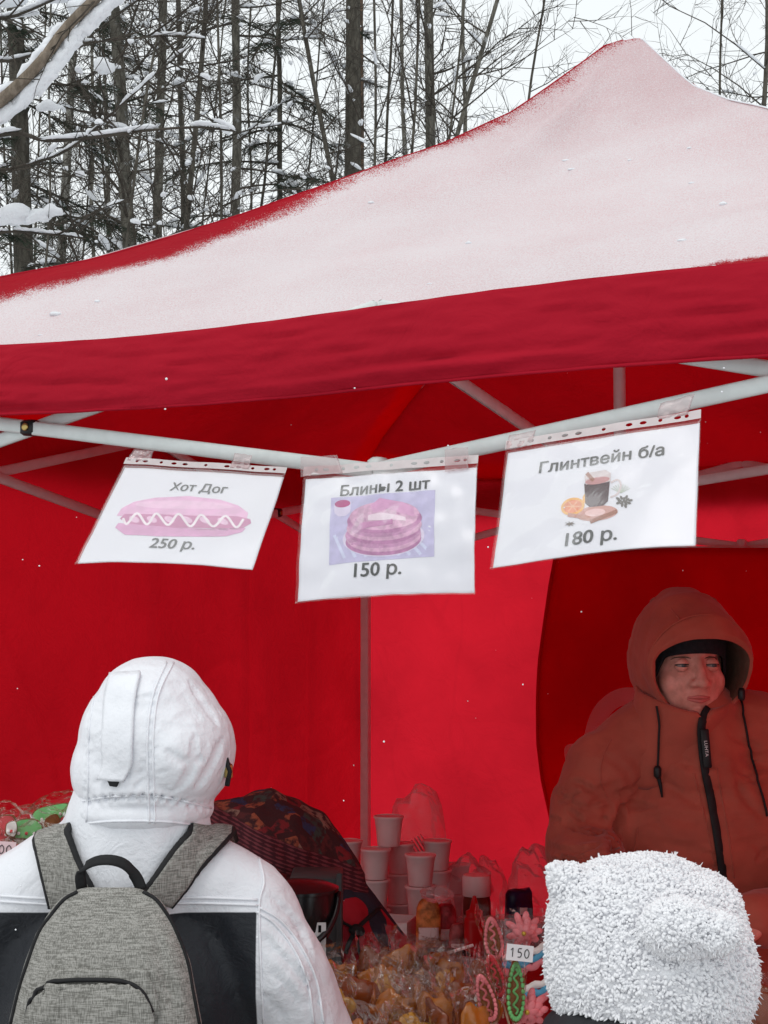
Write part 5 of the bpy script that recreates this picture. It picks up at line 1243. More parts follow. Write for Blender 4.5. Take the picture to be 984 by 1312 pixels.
# ------------------------------------------------------------------ paper cups
M['cup'] = mat('white_cup_card', (.70, .67, .66), .55, .04, 20, .05, 90)
M['lid'] = mat('white_cup_lid', (.74, .72, .71), .35, .03, 20)
def cup_proto(h=.088, r0=.034, r1=.044):
    t = thing('paper_cup', 'x', 'cup', (0, 0, 0), 0, 'stacked white food cups')
    b = MB(); b.lathe([(r0 * .93, .004), (r0, 0), (r0 + .001, .002), (lerp(r0, r1, .5), h * .5), (r1, h - .004), (r1 + .0022, h - .002), (r1 + .002, h + .001), (r1 - .002, h)], 28); b.build('cup_body', M['cup'], t, auto=50)
    b = MB(); b.lathe([(r1 + .0025, h - .004), (r1 + .0035, h - .002), (r1 + .003, h + .003), (r1 - .002, h + .004), (r1 - .004, h + .0015), (.008, h + .0015), (0.0004, h + .0016)], 28); b.build('cup_lid', M['lid'], t, auto=50)
    return t
cproto = cup_proto(); HC = .0925
for px, Y, n in ((446, 4.98, 3), (481, 4.80, 3), (512, 4.92, 3), (538, 4.68, 3), (559, 4.98, 3), (583, 5.1, 2)):
    for k in range(n):
        lab = 'white lidded paper cup on top of its stack on the back table' if k == n - 1 else 'white paper cup in the lower part of a cup stack on the back table'
        place(cproto, (PX(px, Y) + ru(-.002, .002), Y, ZB + HC * k), rnd() * 6, lab)
place(cproto, (PX(498, 4.85), 4.85, ZB + HC * 3), 1.2, 'single white lidded cup standing highest, above the cup stacks')
drop(cproto)
# white open box
t = thing('carton_box', 'open white carton in front of the cup stacks', 'box', (PX(500, 4.5), 4.5, ZB)); c = Vector(t.location)
rz = Matrix.Rotation(-A * .6, 3, 'Z')
for (ox, oy, sx, sy) in ((0, -.06, .125, .004), (0, .06, .125, .004), (-.0625, 0, .004, .124), (.0625, 0, .004, .124)):
    b = MB(); b.box(c + rz @ V(ox, oy, .062), (sx, sy, .12), rz); b.build('carton_side', M['cup'], t, smooth=False)
b = MB(); b.box(c + V(0, 0, .004), (.12, .118, .004), rz); b.build('carton_floor', M['cup'], t, smooth=False)

# ------------------------------------------------------------------ clear bags, bottles, jars on the back table
M['bag'] = film('thin_clear_bag', (.97, .95, .95), .0, .18, .25, 16, .03, .13, .6)
M['cello'] = film('cellophane', (.995, .99, .985), .0, .07, .30, 18, .02, .0, .55, 1.15)
def crumple(name, label, cat, c, r, seed, m, top=None, nu=18, nv=14, grp=None):
    o = MB(); o.ell(c, r, None, nu, nv, fn=lambda q: V(q.x, q.y, q.z) * (1 + .30 * nz(q / max(r), 2.0, seed) + .22 * nz(q / max(r), 4.5, seed)))
    zmin = min(v.z for v in o.v)
    if top: o.v = [V(lerp(v.x, top.x, max(0, (v.z - c.z) / r[2]) ** 2 * .8), v.y, v.z) for v in o.v]
    return tag(o.build(name, m, None, smooth=False), label, cat, grp)
p = P(532, 1055, 5.25); crumple('plastic_bag', 'tall crumpled clear plastic bag full of lids behind the cups', 'bag', V(p.x, p.y, .72 + .21), (.10, .07, .21), 3, M['bag'])
t = thing('lid_stack', 'pile of red-lit plastic lids leaning inside the clear bag', 'lids', V(p.x - .02, p.y, .80))
for i in range(10):
    b = MB(); q = V(p.x - .05 + i * .010, p.y + .002 * i, .885 + .06 * (i % 2) * 0 + .006 * i); b.lathe([(.042, -.0015), (.045, 0), (.042, .002), (.0005, .002)], 20, q, rot=Matrix.Rotation(R(58), 3, 'Y')); b.build('lid', M['lid'], t, auto=50)
p = P(598, 1100, 5.0); crumple('plastic_bag', 'rounded crumpled clear bag beside the cup stacks', 'bag', V(p.x, p.y, .72 + .115), (.075, .06, .115), 9, M['bag'])
p = P(625, 1108, 5.1); crumple('plastic_bag', 'low wrinkled clear bag behind the white-capped jar', 'bag', V(p.x, p.y, .72 + .10), (.06, .05, .10), 14, M['bag'])
p = P(682, 1100, 4.9); crumple('plastic_bag', 'large wrinkled clear bag next to the blue pouch', 'bag', V(p.x, p.y, .72 + .13), (.075, .06, .13), 21, M['bag'])
M['ketchup'] = mat('red_squeeze_plastic', (.42, .010, .012), .35, .08, 20)
t = thing('sauce_bottle', 'red plastic squeeze bottle with tapered nozzle on the back table', 'bottle', (PX(606, 4.35), 4.35, ZB)); c = Vector(t.location)
b = MB(); b.lathe([(.026, 0), (.029, .004), (.029, .14), (.027, .15), (.022, .154)], 24, c); b.build('bottle_body', M['ketchup'], t, auto=50)
b = MB(); b.lathe([(.024, .152), (.024, .168), (.014, .174), (.006, .205), (.004, .21), (.0005, .211)], 20, c); b.build('nozzle', M['ketchup'], t, auto=50)
t = thing('sauce_jar', 'white-capped jar with printed label beside the red squeeze bottle', 'jar', (PX(609, 4.6), 4.6, ZB)); c = Vector(t.location)
b = MB(); b.lathe([(.038, 0), (.041, .004), (.041, .15), (.038, .165), (.034, .17)], 26, c); jb = b.build('jar_body', mat('jar_dark_sauce', (.10, .03, .02), .3, .2, 20), t, auto=50)
b = MB(); b.lathe([(.0415, .04), (.0418, .041), (.0418, .115), (.0415, .116)], 26, c, cap=False); b.build('jar_label', mat('jar_label', (.55, .5, .45), .6, .3, 60, col2=(.25, .08, .06)), t, auto=50)
b = MB(); b.lathe([(.040, .168), (.042, .17), (.042, .222), (.039, .228), (.0005, .229)], 26, c); b.build('cap', M['lid'], t, auto=50)
# sachets standing in front of the cups
for i, (px, Y, w_, h_, col, lab) in enumerate(((548, 4.42, .07, .19, (.42, .16, .03), 'orange printed food packet standing before the cup stacks'), (570, 4.46, .06, .17, (.30, .03, .04), 'dark red printed food packet between the orange packet and the jar'), (585, 4.38, .05, .13, (.25, .05, .05), 'small red printed packet leaning by the squeeze bottle'))):
    t = thing('food_packet', lab, 'packet', (PX(px, Y), Y, ZB)); c = Vector(t.location); b = MB()
    b.ell(c + V(0, 0, h_ / 2), (w_ / 2, .018, h_ / 2), Matrix.Rotation(-.2 + .2 * i, 3, 'Z'), 18, 14, fn=lambda q: V(math.copysign(min(w_ / 2, abs(q.x) * 1.25), q.x), q.y * (1 + .3 * nz(q, 40, i)), math.copysign(min(h_ / 2, abs(q.z) * 1.15), q.z)))
    b.build('pouch', mat('packet_print_%d' % i, col, .35, .5, 45, .5, 50, .006, col2=tuple(min(1, x * 1.6 + .03) for x in col)), t)
    lb = MB(); lb.slab(lambda u, v: c + V((u - .5) * w_ * .8, -.0205 - .002 * math.sin(u * 3), h_ * (.42 + .18 * v)), 8, 4, .0006); lb.build('packet_label', M['cup'], t)
p = P(553, 1088 + 38, 4.36); crumple('plastic_bag', 'small glossy bag of red sweets on the packets', 'bag', V(p.x + .01, p.y, .72 + .215), (.045, .03, .022), 33, M['bag'])
# blue pouch and clear boxes at the right
t = thing('coffee_pouch', 'dark blue foil pouch with small white label beside the seller', 'pouch', (PX(662, 4.7), 4.7, ZB)); c = Vector(t.location); b = MB()
b.ell(c + V(0, 0, .09), (.042, .024, .09), Matrix.Rotation(.2, 3, 'Z'), 18, 14, fn=lambda q: V(math.copysign(min(.04, abs(q.x) * 1.3), q.x), q.y * (1 + .4 * nz(q, 40, 3)), math.copysign(min(.08, abs(q.z) * 1.2), q.z) + .012 * nz(q, 30, 5))); b.build('pouch', mat('blue_foil', (.012, .016, .07), .3, .3, 30, .5, 40, .006), t)
b = MB(); b.box(c + V(.012, -.028, .11), (.022, .002, .02)); b.build('pouch_label', M['lid'], t, smooth=False)
M['clear_plastic'] = film('clear_tub_plastic', (.90, .82, .82), .04, .1, .1, 20, .004, .14, .8)
def tub(name, label, cat, px, Y, z, r0, r1, h, fill=None):
    t = thing(name, label, cat, (PX(px, Y), Y, z)); c = Vector(t.location); b = MB()
    b.lathe([(r0 * .9, .001), (r0, .002), (r1, h - .006), (r1 + .004, h - .005), (r1 + .004, h), (r1 - .001, h), (r0 - .002, .006), (r0 * .4, .005)], 30, c); b.build('tub_wall', M['clear_plastic'], t, auto=50)
    if fill: b = MB(); b.lathe([(r0 * .9, .006), (lerp(r0, r1, .45) - .003, h * .5), (.01, h * .56), (.0005, h * .56)], 24, c); b.build('tub_filling', fill, t)
    return t
t = thing('clear_box', 'long clear plastic box of sachets in front of the blue pouch', 'box', (PX(672, 4.35), 4.35, ZB)); c = Vector(t.location); rz = Matrix.Rotation(-A * .7, 3, 'Z')
for (ox, oy, sx, sy) in ((0, -.05, .19, .002), (0, .05, .19, .002), (-.095, 0, .002, .102), (.095, 0, .002, .102)):
    b = MB(); b.box(c + rz @ V(ox, oy, .075), (sx, sy, .145), rz); b.build('box_side', M['clear_plastic'], t, smooth=False)
b = MB(); b.box(c + V(0, 0, .003), (.19, .1, .003), rz); b.build('box_floor', M['clear_plastic'], t, smooth=False)
for i in range(7):
    q = c + rz @ V(-.075 + i * .025, ru(-.02, .02), .062); s_ = tag(MB().build('sachet', M['lid']) if False else (lambda m_: (m_.box(q, (.004, .07, .095), rz @ Matrix.Rotation(ru(-.3, .3), 3, 'Y'), bev=.0015), m_.build('sachet', mat('sachet_%d' % i, [(.3, .03, .03), (.06, .03, .03), (.4, .25, .2)][i % 3], .5, .3, 50), None, smooth=False))[1])(MB()), 'upright food sachet in the long clear plastic box', 'sachet', 'sachets in the clear box')
tub('plastic_tub', 'wide clear plastic tub behind the pink flower sweet', 'tub', 650, 3.9, ZB + .11, .055, .066, .11)
t = thing('storage_crate', 'plain red crate raising the clear plastic tub', 'crate', (PX(650, 3.9), 3.9, 0)); c = Vector(t.location); b = MB(); b.box(c + V(0, 0, .415), (.24, .2, .83), rz, bev=.01); b.build('crate_body', M['ketchup'], t, auto=40)
b = MB(); b.box(c + V(0, 0, .80), (.246, .206, .02), rz, bev=.006); b.build('crate_rim', M['ketchup'], t, auto=40)

# ------------------------------------------------------------------ black pot, cabinet and slotted post
t = thing('food_warmer', 'dark grey steel cabinet panel beside the black pot', 'cabinet', (PX(400, 3.22), 3.22, 0)); c = Vector(t.location)
M['dark_steel'] = mat('dark_grey_enamel', (.05, .05, .052), .5, .1, 20, .05, 60)
b = MB(); x0, x1 = PX(372, 3.2), PX(438, 3.2); zt = P(0, 1125, 3.2).z
b.box(V((x0 + x1) / 2, 3.28, zt / 2 + .2), (x1 - x0, .14, zt - .4), None, bev=.004); b.build('cabinet_body', M['dark_steel'], t, auto=40)
b = MB(); b.box(V(x1 - .004, 3.203, zt - .17), (.012, .008, .36), None, bev=.002); b.build('perforated_edge', M['dark_steel'], t, auto=40)
b = MB(); b.box(V((x0 + x1) / 2, 3.28, .2), (x1 - x0 - .02, .12, .39), None); b.build('cabinet_base', M['dark_steel'], t, smooth=False)
t = thing('steel_post', 'pale slotted steel shelf post beside the black pot', 'post', (PX(411, 3.0), 3.0, 0)); c = Vector(t.location)
zt = P(0, 1182, 3.0).z; b = MB(); w_ = .024; zs = [zt - .012 - i * .022 for i in range(16)]; zc = zt
for i, z in enumerate(zs):        # web between punched slots
    hs2 = .0035 if i % 2 else .007
    b.box(c + V(0, 0, (zc + z + hs2) / 2), (w_, .0022, zc - z - hs2)); b.box(c + V(-w_ / 2 + .0045, 0, z), (.009, .0022, hs2 * 2)); b.box(c + V(w_ / 2 - .0045, 0, z), (.009, .0022, hs2 * 2)); zc = z - hs2
b.box(c + V(0, 0, zc / 2), (w_, .0022, zc)); b.build('slotted_face', mat('white_steel_post', (.62, .62, .62), .5, .05), t, smooth=False)
b = MB(); b.box(c + V(-w_ / 2 - .0012, .012, zt / 2), (.0022, .026, zt)); b.build('post_flange', M['frame'], t, smooth=False)
YP = 3.06; t = thing('cooking_pot', 'black round pot with glossy lid and bail handle beside the steel post', 'pot', (PX(382, YP), YP, P(0, 1206, YP).z)); c = Vector(t.location)
M['black_gloss'] = mat('black_enamel', (.010, .010, .011), .22, .2, 10, spec=.5)
zt = P(0, 1142, YP).z - c.z; r = .076
b = MB(); b.lathe([(.03, .0), (r * .80, .006), (r * .96, .03), (r, .06), (r, zt), (r + .004, zt + .003)], 36, c); b.build('pot_body', M['black_gloss'], t, auto=50)
b = MB(); b.lathe([(r + .006, zt + .002), (r + .006, zt + .008), (r * .8, zt + .016), (r * .3, zt + .022), (.0005, zt + .023)], 36, c); b.build('pot_lid', M['black_gloss'], t, auto=60)
b = MB(); b.tube([c + V(r * math.cos(a_) * 1.06, -r * 1.02 * math.sin(a_) - .004, zt - .0 - .092 * math.sin(a_) ** .8 * 1.0) for a_ in [math.pi * k / 30 for k in range(31)]], .0062, 8); b.build('bail_handle', M['black_gloss'], t)
# stand that carries the pot
t = thing('pot_stand', 'plain dark stand under the black pot on the counter', 'stand', (c.x, c.y, ZF)); b = MB(); b.lathe([(.07, 0), (.07, .01), (.05, .02), (.05, c.z - ZF - .012), (.07, c.z - ZF - .006), (.07, c.z - ZF - .001)], 24, Vector(t.location)); b.build('stand_body', M['dark_steel'], t, auto=40)

# ------------------------------------------------------------------ sweets on the counter
def amber(name, col, rough=.12):
    m, t, b, out = newmat(name); tc = t.nodes.new('ShaderNodeTexCoord').outputs['Object']
    t.links.new(mixc(t, noise_(t, tc, 30, 3), tuple(x * .7 for x in col), col), b.inputs['Base Color'])
    b.inputs['Roughness'].default_value = rough; b.inputs['Transmission Weight'].default_value = .15; b.inputs['IOR'].default_value = 1.45
    b.inputs['Specular IOR Level'].default_value = .6; t.links.new(bumpn(t, noise_(t, tc, 70, 3), .3, .004), b.inputs['Normal']); return m
AM = [amber('amber_caramel', (.58, .19, .022)), amber('dark_caramel', (.32, .07, .014)), amber('yellow_caramel', (.72, .36, .04))]
M['stick'] = mat('pale_wood_stick', (.55, .42, .28), .8, .1, 60)
M['gold_tie'] = mat('gold_tie', (.6, .42, .06), .35, .1, 60, metal=.6)
def wrapper(t, zc, rx, rz_, seed, h0=.05, ry=.014):
    """crinkled cellophane pulled over the sweet, gathered at the tie"""
    def fn(i, j):
        q = 2 * math.pi * i; z = lerp(-h0, rz_ * 1.75, j)
        w_ = interp(j, [0, .12, .25, .5, .75, 1], [.55, .10, .55, 1.12, 1.15, 1.25]); d_ = interp(j, [0, .12, .25, .5, .75, 1], [1.0, .25, .8, 1.25, 1.0, .25])
        k = 1 + .20 * nz((math.cos(q) * 2, math.sin(q) * 2, j * 4), 1.3, seed) + .12 * math.sin(q * 7 + seed + j * 5) * (1.2 - j * .5)
        return V(rx * w_ * math.cos(q) * k, ry * 1.5 * d_ * math.sin(q) * k, zc + z + .006 * nz((math.cos(q) * 3, j, seed), 2) * (j > .9))
    b = MB(); b.grid(fn, 28, 16, cu=True); b.build('wrapper', M['cello'], t, smooth=False)
    b = MB(); b.lathe([(.0045, 0), (.006, .003), (.0045, .006)], 10, V(0, 0, zc - h0 + (rz_ * 1.75 + h0) * .11)); b.build('twist_tie', M['gold_tie'], t)
def lolly(kind, seed):
    t = thing('lollipop', 'x', 'lollipop', (0, 0, 0), 0, 'wrapped caramel lollipops'); random.seed(seed)
    b = MB(); b.tube([V(0, 0, 0), V(0, 0, .14)], .0022, 6); b.build('stick', M['stick'], t)
    ph = [ru(0, 6) for _ in range(4)]; rx, rz_ = ru(.027, .035), ru(.030, .040); b = MB()
    def fn(q):
        a_ = math.atan2(q.z, q.x); k = 1 + .16 * math.sin(3 * a_ + ph[0]) + .10 * math.sin(5 * a_ + ph[1]) + .05 * math.sin(9 * a_ + ph[2]); return V(q.x * k, q.y * (1 + .3 * nz(q, 60, seed)), q.z * k)
    b.ell(V(0, 0, .145), (rx, .009, rz_), None, 30, 16, fn=fn); b.build('candy', AM[kind], t)
    wrapper(t, .145, rx, rz_, seed); return t
protos = [lolly(0, 1), lolly(0, 2), lolly(1, 3), lolly(2, 4), lolly(1, 5)]
LB = ['amber caramel lollipop in clear cellophane standing among others on the counter'] * 2 + ['dark brown caramel lollipop in clear cellophane standing on the counter', 'golden yellow caramel lollipop in clear cellophane standing on the counter', 'dark brown caramel lollipop in clear cellophane standing on the counter']
random.seed(12)
for px, py, Y, k in ((449, 1254, 2.98, 0), (470, 1262, 2.90, 1), (513, 1240, 3.02, 1), (527, 1268, 2.92, 0), (497, 1276, 2.86, 3), (560, 1280, 2.84, 2), (578, 1246, 2.98, 4), (593, 1276, 2.90, 3), (449, 1292, 2.80, 3), (475, 1300, 2.76, 0), (508, 1304, 2.76, 1), (537, 1302, 2.78, 2), (604, 1300, 2.78, 4), (575, 1304, 2.74, 0), (428, 1275, 2.9, 2), (423, 1308, 2.74, 1), (545, 1252, 3.02, 0), (489, 1246, 3.05, 4), (972, 1284, 2.9, 2), (986, 1302, 2.82, 4), (1004, 1280, 2.92, 0), (630, 1310, 2.7, 0), (558, 1330, 2.7, 3), (520, 1338, 2.7, 2), (480, 1336, 2.7, 4), (440, 1338, 2.68, 0), (462, 1282, 2.83, 2), (485, 1270, 2.94, 0), (512, 1282, 2.88, 2), (545, 1268, 2.95, 3), (575, 1262, 2.93, 1), (608, 1262, 2.99, 2), (588, 1296, 2.8, 1), (524, 1252, 3.0, 4), (458, 1240, 3.05, 2), (555, 1296, 2.8, 0)):
    p = P(px, py, Y); sc = ru(1.0, 1.3); place(protos[k], p - V(0, 0, .145 * sc), ru(-.7, .7), LB[k], sc, (ru(-.22, .12), ru(-.22, .22)))
for q in protos: drop(q)
t = thing('lollipop_stand', 'long pale foam block that holds the lollipop sticks', 'stand', T(-.12, .2, ZF), -A); b = MB(); b.box(T(-.12, .2, ZF + .028), (.95, .30, .054), Matrix.Rotation(-A, 3, 'Z'), bev=.006); b.build('foam_block', M['cup'], t, auto=40)
b = MB(); b.box(T(-.12, .2, ZF + .0575), (.93, .28, .004), Matrix.Rotation(-A, 3, 'Z')); b.build('foam_cover', M['cup'], t, smooth=False)
c = P(986, 1300, 2.88); t = thing('lollipop_stand', 'small pale foam block holding lollipops in front of the seller', 'stand', (c.x, c.y, ZF), -A); b = MB(); b.box(V(c.x, c.y, ZF + .02), (.12, .16, .038), Matrix.Rotation(-A, 3, 'Z'), bev=.005); b.build('foam_block', M['cup'], t, auto=40); b = MB(); b.box(V(c.x, c.y, ZF + .041), (.11, .15, .003), Matrix.Rotation(-A, 3, 'Z')); b.build('foam_cover', M['cup'], t, smooth=False)
# iced gingerbread slices on sticks
M['ginger'] = mat('gingerbread', (.20, .075, .025), .85, .2, 40, .4, 90, .003)
M['ice_pink'] = mat('pink_icing', (.72, .20, .22), .5, .1, 60); M['ice_green'] = mat('green_icing', (.16, .48, .16), .5, .1, 60); M['ice_red'] = mat('red_icing', (.60, .05, .06), .5, .1, 60); M['ice_white'] = mat('white_icing', (.78, .74, .72), .5, .05, 60)
for px, py, Y, L, w_, tl, ice, lab in ((631, 1202, 2.86, .080, .034, -.10, 'ice_pink', 'leaf-shaped gingerbread with pink icing edge standing tallest by the price card'), (634, 1250, 2.80, .078, .026, -.28, 'ice_red', 'narrow gingerbread with red icing leaning left of the green one'), (624, 1278, 2.72, .085, .032, -.35, 'ice_pink', 'leaning pink iced gingerbread slice beside the blue marshmallow rope'), (660, 1270, 2.72, .105, .030, .05, 'ice_green', 'upright gingerbread slice with bright green icing under the price card')):
    p = P(px, py, Y); t = thing('gingerbread', lab, 'gingerbread', (0, 0, 0))
    b = MB(); b.tube([V(0, 0, -L / 2 - .10), V(0, 0, -L / 4)], .0022, 6); b.build('stick', M['stick'], t)
    def edge(a_, k=1.0, y=0.0): return V(w_ / 2 * k * math.cos(a_) * (1 - .25 * math.sin(a_)), y, L / 2 * k * math.sin(a_))
    b = MB(); n = 28; b.add([edge(2 * math.pi * i / n, 1, -.005) for i in range(n)] + [edge(2 * math.pi * i / n, 1, .005) for i in range(n)], [tuple(range(n)), tuple(range(2 * n - 1, n - 1, -1))] + [(i, n + i, n + (i + 1) % n, (i + 1) % n) for i in range(n)]); b.build('biscuit', M['ginger'], t, auto=40)
    for i in range(n):
        b = MB() if i == 0 else b; q = edge(2 * math.pi * i / n, .86, -.006); b.ell(q, (.0035, .003, .0045), None, 8, 6)
    o = b.build('icing_beads', M[ice], t); o['kind'] = 'stuff'
    b = MB(); b.tube(spline([V(w_ * .14 * math.sin(i * 2.2), -.0058, -L * .36 + L * .072 * i) for i in range(11)], 50), .0022, 6); b.build('icing_line', M[ice], t)
    wrapper(t, 0, w_ * .55, L * .45, px, L * .62, .011); t.location = p; t.rotation_euler = (-.15, tl, ru(-.4, .4))
# pink flower sweets
def flower(label, px, py, Y, r, seed):
    t = thing('flower_sweet', label, 'sweet', (0, 0, 0)); random.seed(seed)
    for ring, (n, rr, lift) in enumerate(((9, .70, 0), (8, .48, -.006), (6, .28, -.012))):
        for i in range(n):
            a_ = 2 * math.pi * (i + .5 * ring) / n + ru(-.1, .1); rot = Matrix.Rotation(-a_, 3, 'Y') @ Matrix.Rotation(ru(.2, .5), 3, 'Z')
            b = MB(); b.ell(V(math.cos(a_) * rr * r, lift, math.sin(a_) * rr * r), (r * .36, .0045, r * .19), rot, 10, 6, fn=lambda q: q + V(0, -.12 * abs(q.z) + .8 * q.x * q.x / r * .3, 0)); b.build('petal', M['ice_pink'], t)
    b = MB(); b.ell(V(0, -.016, 0), (r * .14, .006, r * .14), None, 10, 6); b.build('flower_centre', M['gold_tie'], t)
    t.location = P(px, py, Y); t.rotation_euler = (.15, 0, ru(-.2, .2)); return t
flower('pink petalled flower sweet in clear wrap above the 150 price card', 671, 1192, 2.85, .034, 3)
flower('pink petalled flower sweet below the price card beside the green gingerbread', 676, 1292, 2.74, .036, 8)
p = P(671, 1190, 2.83); b = MB(); b.slab(lambda u, v: p + V((u - .5) * .085, -.008 + .006 * nz((u * 4, v * 4, 1), 1.5), (v - .5) * .08 + .006 * nz((u * 4, v * 3, 6), 1.2)), 12, 10, .0003); tag(b.build('wrapping_film', M['cello'], None, smooth=False), 'loose clear film over the upper pink flower sweet', 'film')
# marshmallow ropes
M['mm_white'] = mat('white_marshmallow', (.78, .75, .72), .8, .03, 30); M['mm_blue'] = mat('blue_marshmallow', (.10, .36, .55), .8, .08, 30); M['mm_pink'] = mat('pink_marshmallow', (.72, .22, .25), .8, .08, 30)
for pts, Y, lab in (([(648, 1228), (668, 1226), (690, 1216), (712, 1208)], 2.92, 'tricolour marshmallow rope in white, blue and pink behind the price card'), ([(606, 1284), (624, 1268), (645, 1262), (668, 1266), (690, 1262), (710, 1250)], 2.80, 'longer tricolour marshmallow rope running under the gingerbread slices')):
    t = thing('marshmallow_rope', lab, 'marshmallow', P(*pts[0], Y))
    for k, nm in enumerate(('mm_white', 'mm_blue', 'mm_pink')):
        b = MB(); b.tube([q + V(0, -.002 * k, .0025 * math.sin(i * .9 + k)) for i, q in enumerate(spline([P(a, c + 9 * k, Y) for a, c in pts], 30))], [.0066 * (1 + .1 * math.sin(i * 1.7 + k)) for i in range(31)], 10, round_end=True); b.build('strand', M[nm], t)
t = thing('sweets_tray', 'white raised tray under the marshmallow ropes and flower sweets', 'tray', T(.18, .18, ZF)); b = MB(); c = P(672, 1330, 2.86); b.box(V(c.x, c.y, .885), (.22, .18, .02), Matrix.Rotation(-A, 3, 'Z'), bev=.005); b.build('tray_board', M['cup'], t, auto=40); b = MB(); b.box(V(c.x, c.y, .8375), (.16, .12, .073), Matrix.Rotation(-A, 3, 'Z')); b.build('tray_riser', M['cup'], t, smooth=False)
# handwritten price cards
M['card'] = mat('white_card', (.78, .76, .77), .8, .02, 20); M['card_pink'] = mat('pinkish_card', (.74, .55, .57), .8, .03, 20); M['pen'] = mat('black_pen', (.015, .015, .02), .6, .1)
GL = {'1': [[(.1, .75), (.45, 1), (.45, 0)]], '5': [[(.8, 1), (.25, .97), (.18, .55), (.5, .62), (.78, .42), (.62, .06), (.15, .04)]], '0': [[(.5, 1), (.15, .75), (.12, .3), (.42, 0), (.8, .2), (.85, .7), (.5, 1)]]}
def card(label, txt, px, py, Y, w_, h_, roll, m, x0=-.36, cw=.26):
    c = P(px, py, Y); t = thing('price_card', label, 'price card', c); rt = Matrix.Rotation(R(-8), 3, 'X') @ Matrix.Rotation(roll, 3, 'Y')
    b = MB(); b.box(c, (w_, .0008, h_), rt); b.build('card', m, t, smooth=False)
    for i, ch_ in enumerate(txt):
        for st in GL[ch_]:
            pts = spline([V((x0 + cw * i + a * cw * .8) * w_, -.0012, (d_ - .5) * h_ * .55) for a, d_ in st], 18) if ch_ != '1' else [V((x0 + cw * i + a * cw * .8) * w_, -.0012, (d_ - .5) * h_ * .55) for a, d_ in st]
            b = MB(); b.tube([c + rt @ q for q in pts], h_ * .028, 6); b.build('digit', M['pen'], t)
card('white handwritten card reading 150 among the gingerbread slices', '150', 666, 1221, 2.70, .046, .027, R(6), M['card'])
card('pinkish handwritten card reading 100 on the bagged gingerbread', '100', 2, 1088, 2.78, .05, .027, R(3), M['card_pink'])

# tubs and spoons behind the lollipops
tub('plastic_tub', 'small pinkish clear tub behind the lollipops', 'tub', 580, 3.12, P(0, 1262, 3.12).z - .01, .044, .054, .055, M['ice_pink'])
t = thing('mixing_bowl', 'black bowl behind the small clear tub', 'bowl', (PX(562, 3.28), 3.28, .92)); c = Vector(t.location); b = MB(); b.lathe([(.03, 0), (.045, .004), (.062, .05), (.066, .072), (.063, .072), (.04, .010), (.0005, .008)], 30, c); b.build('bowl_wall', M['black_gloss'], t, auto=50); b = MB(); b.lathe([(.064, .070), (.068, .072), (.068, .076), (.064, .076)], 30, c, cap=False); b.build('bowl_rim', M['black_gloss'], t)
t = thing('serving_riser', 'plain carton under the bowl and the small tub', 'box', (PX(570, 3.2), 3.2, ZF)); b = MB(); b.box(Vector(t.location) + V(0, .0, .055), (.17, .26, .108), None, bev=.004); b.build('carton_body', M['cup'], t, auto=40); b = MB(); b.box(Vector(t.location) + V(0, 0, .112), (.172, .262, .004), None); b.build('carton_lid', M['cup'], t, smooth=False)
for a_, c_, lab in (((574, 1221), (606, 1211), 'white stick resting across the black bowl'), ((534, 1221), (556, 1231), 'white stick leaning into the small clear tub')):
    b = MB(); b.tube([P(*a_, 3.14), P(*c_, 3.16)], .0032, 8); tag(b.build('stir_stick', M['lid'], None), lab, 'stick')

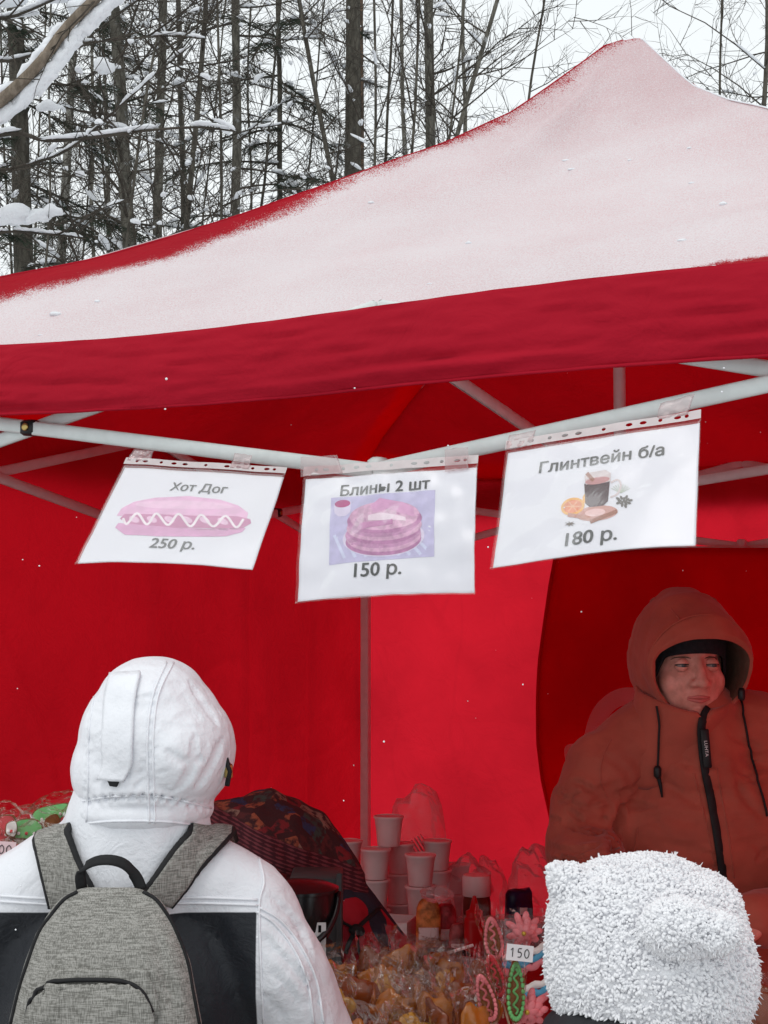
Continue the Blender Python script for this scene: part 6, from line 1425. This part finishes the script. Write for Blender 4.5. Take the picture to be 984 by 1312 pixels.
# bagged gingerbread on the stand at the left
M['wood'] = mat('plain_wood', (.30, .19, .10), .8, .15, 25, .2, 60)
t = thing('display_stand', 'wooden display stand under the bagged gingerbread', 'stand', (PX(20, 3.02), 3.02, ZF)); c = Vector(t.location); zt = P(0, 1118, 3.02).z
b = MB(); b.box(V(c.x, c.y, zt - .01), (.46, .26, .02), Matrix.Rotation(-.2, 3, 'Z'), bev=.004); b.build('stand_shelf', M['wood'], t, auto=40)
for sx in (-.2, .2): b = MB(); b.box(V(c.x + sx, c.y - sx * .2, (ZF + zt - .02) / 2), (.02, .22, zt - .02 - ZF), Matrix.Rotation(-.2, 3, 'Z')); b.build('stand_side', M['wood'], t, smooth=False)
def bagged(label, px, py, Y, tilt, items, seed):
    t = thing('bagged_gingerbread', label, 'gingerbread', (0, 0, 0), 0, 'bagged gingerbread on the wooden stand'); random.seed(seed)
    for k, (ox, oz, w_, h_, ice) in enumerate(items):
        n = 12; ph = ru(0, 6)
        def out(a_, s_, y): return V(ox + w_ / 2 * s_ * math.copysign(abs(math.cos(a_)) ** .7, math.cos(a_)), y - .006 * k, oz + h_ / 2 * s_ * math.copysign(abs(math.sin(a_)) ** .7, math.sin(a_)) * (1 + .12 * math.sin(3 * a_ + ph)))
        for s_, y, m, nm in ((1, 0, M['ginger'], 'biscuit'), (.86, -.006, M[ice], 'icing')):
            b = MB(); n = 24; b.add([out(2 * math.pi * i / n, s_, y - .004) for i in range(n)] + [out(2 * math.pi * i / n, s_, y + .004) for i in range(n)], [tuple(range(n)), tuple(range(2 * n - 1, n - 1, -1))] + [(i, n + i, n + (i + 1) % n, (i + 1) % n) for i in range(n)]); bo = b.build(nm, m, t, auto=40)
        for i in range(3): b = MB(); b.ell(V(ox + (i - 1) * w_ * .22, -.012 - .006 * k, oz - h_ * .18), (.0032, .002, .0032), None, 8, 6); b.build('icing_dot', M['ice_white' if i != 1 else 'ice_red'], t)
    b = MB(); b.ell(V(0, -.004, 0), (.062, .026, .046), None, 24, 16, fn=lambda q: q * (1 + .22 * nz(q, 40, seed) + .1 * nz(q, 90, seed)) + V(.0, 0, .012 * max(0, q.x / .062) ** 3)); b.build('wrapper', M['cello'], t, smooth=False)
    t.location = P(px, py, Y); t.rotation_euler = (-.25, tilt, ru(-.3, .3))
bagged('bagged gingerbread with dark green icing lying uppermost on the stand', 68, 1047, 3.02, -.3, [(0, .006, .085, .035, 'ice_green'), (-.02, -.015, .05, .03, 'ice_white')], 4)
bagged('bagged green house-shaped gingerbread with white dots in front', 42, 1064, 2.94, .05, [(-.012, .0, .065, .04, 'ice_green'), (.035, .006, .03, .045, 'ginger'), (-.04, .0, .022, .03, 'ice_white')], 5)
bagged('bagged round brown gingerbread at the edge of the pile', 4, 1062, 2.95, .2, [(0, 0, .05, .055, 'ice_red'), (.035, -.004, .03, .035, 'ice_white')], 6)
bagged('bagged brown gingerbread at the end of the pile by the backpack strap', 88, 1066, 2.98, -.5, [(0, 0, .05, .05, 'ginger'), (.01, .015, .03, .03, 'ice_red')], 7)
bagged('bagged white and red gingerbread lowest in the pile above the price card', 52, 1084, 2.88, .1, [(0, 0, .06, .03, 'ice_white'), (.03, .002, .03, .02, 'ice_red')], 8)
bagged('bagged pale gingerbread under the price card', 4, 1108, 2.86, .0, [(0, 0, .07, .035, 'ice_white'), (.03, .002, .03, .03, 'ice_green')], 9)
# ------------------------------------------------------------------ snow in the air
fs_ = MB()
for _ in range(110):
    Y = ru(1.4, 6); p = P(ru(-40, 1024), ru(380, 1330), Y); r = ru(.0007, .0015) * (1 if rnd() < .9 else 1.7)
    fs_.ell(p, (r, r, r * ru(.7, 1.2)), None, 6, 4)
M['flake'] = mat('snowflake', (.8, .82, .85), .8, .02)
o = fs_.build('falling_snow', M['flake'], None, kind='stuff'); tag(o, 'fine snowflakes drifting in the air before the tent', 'snow')
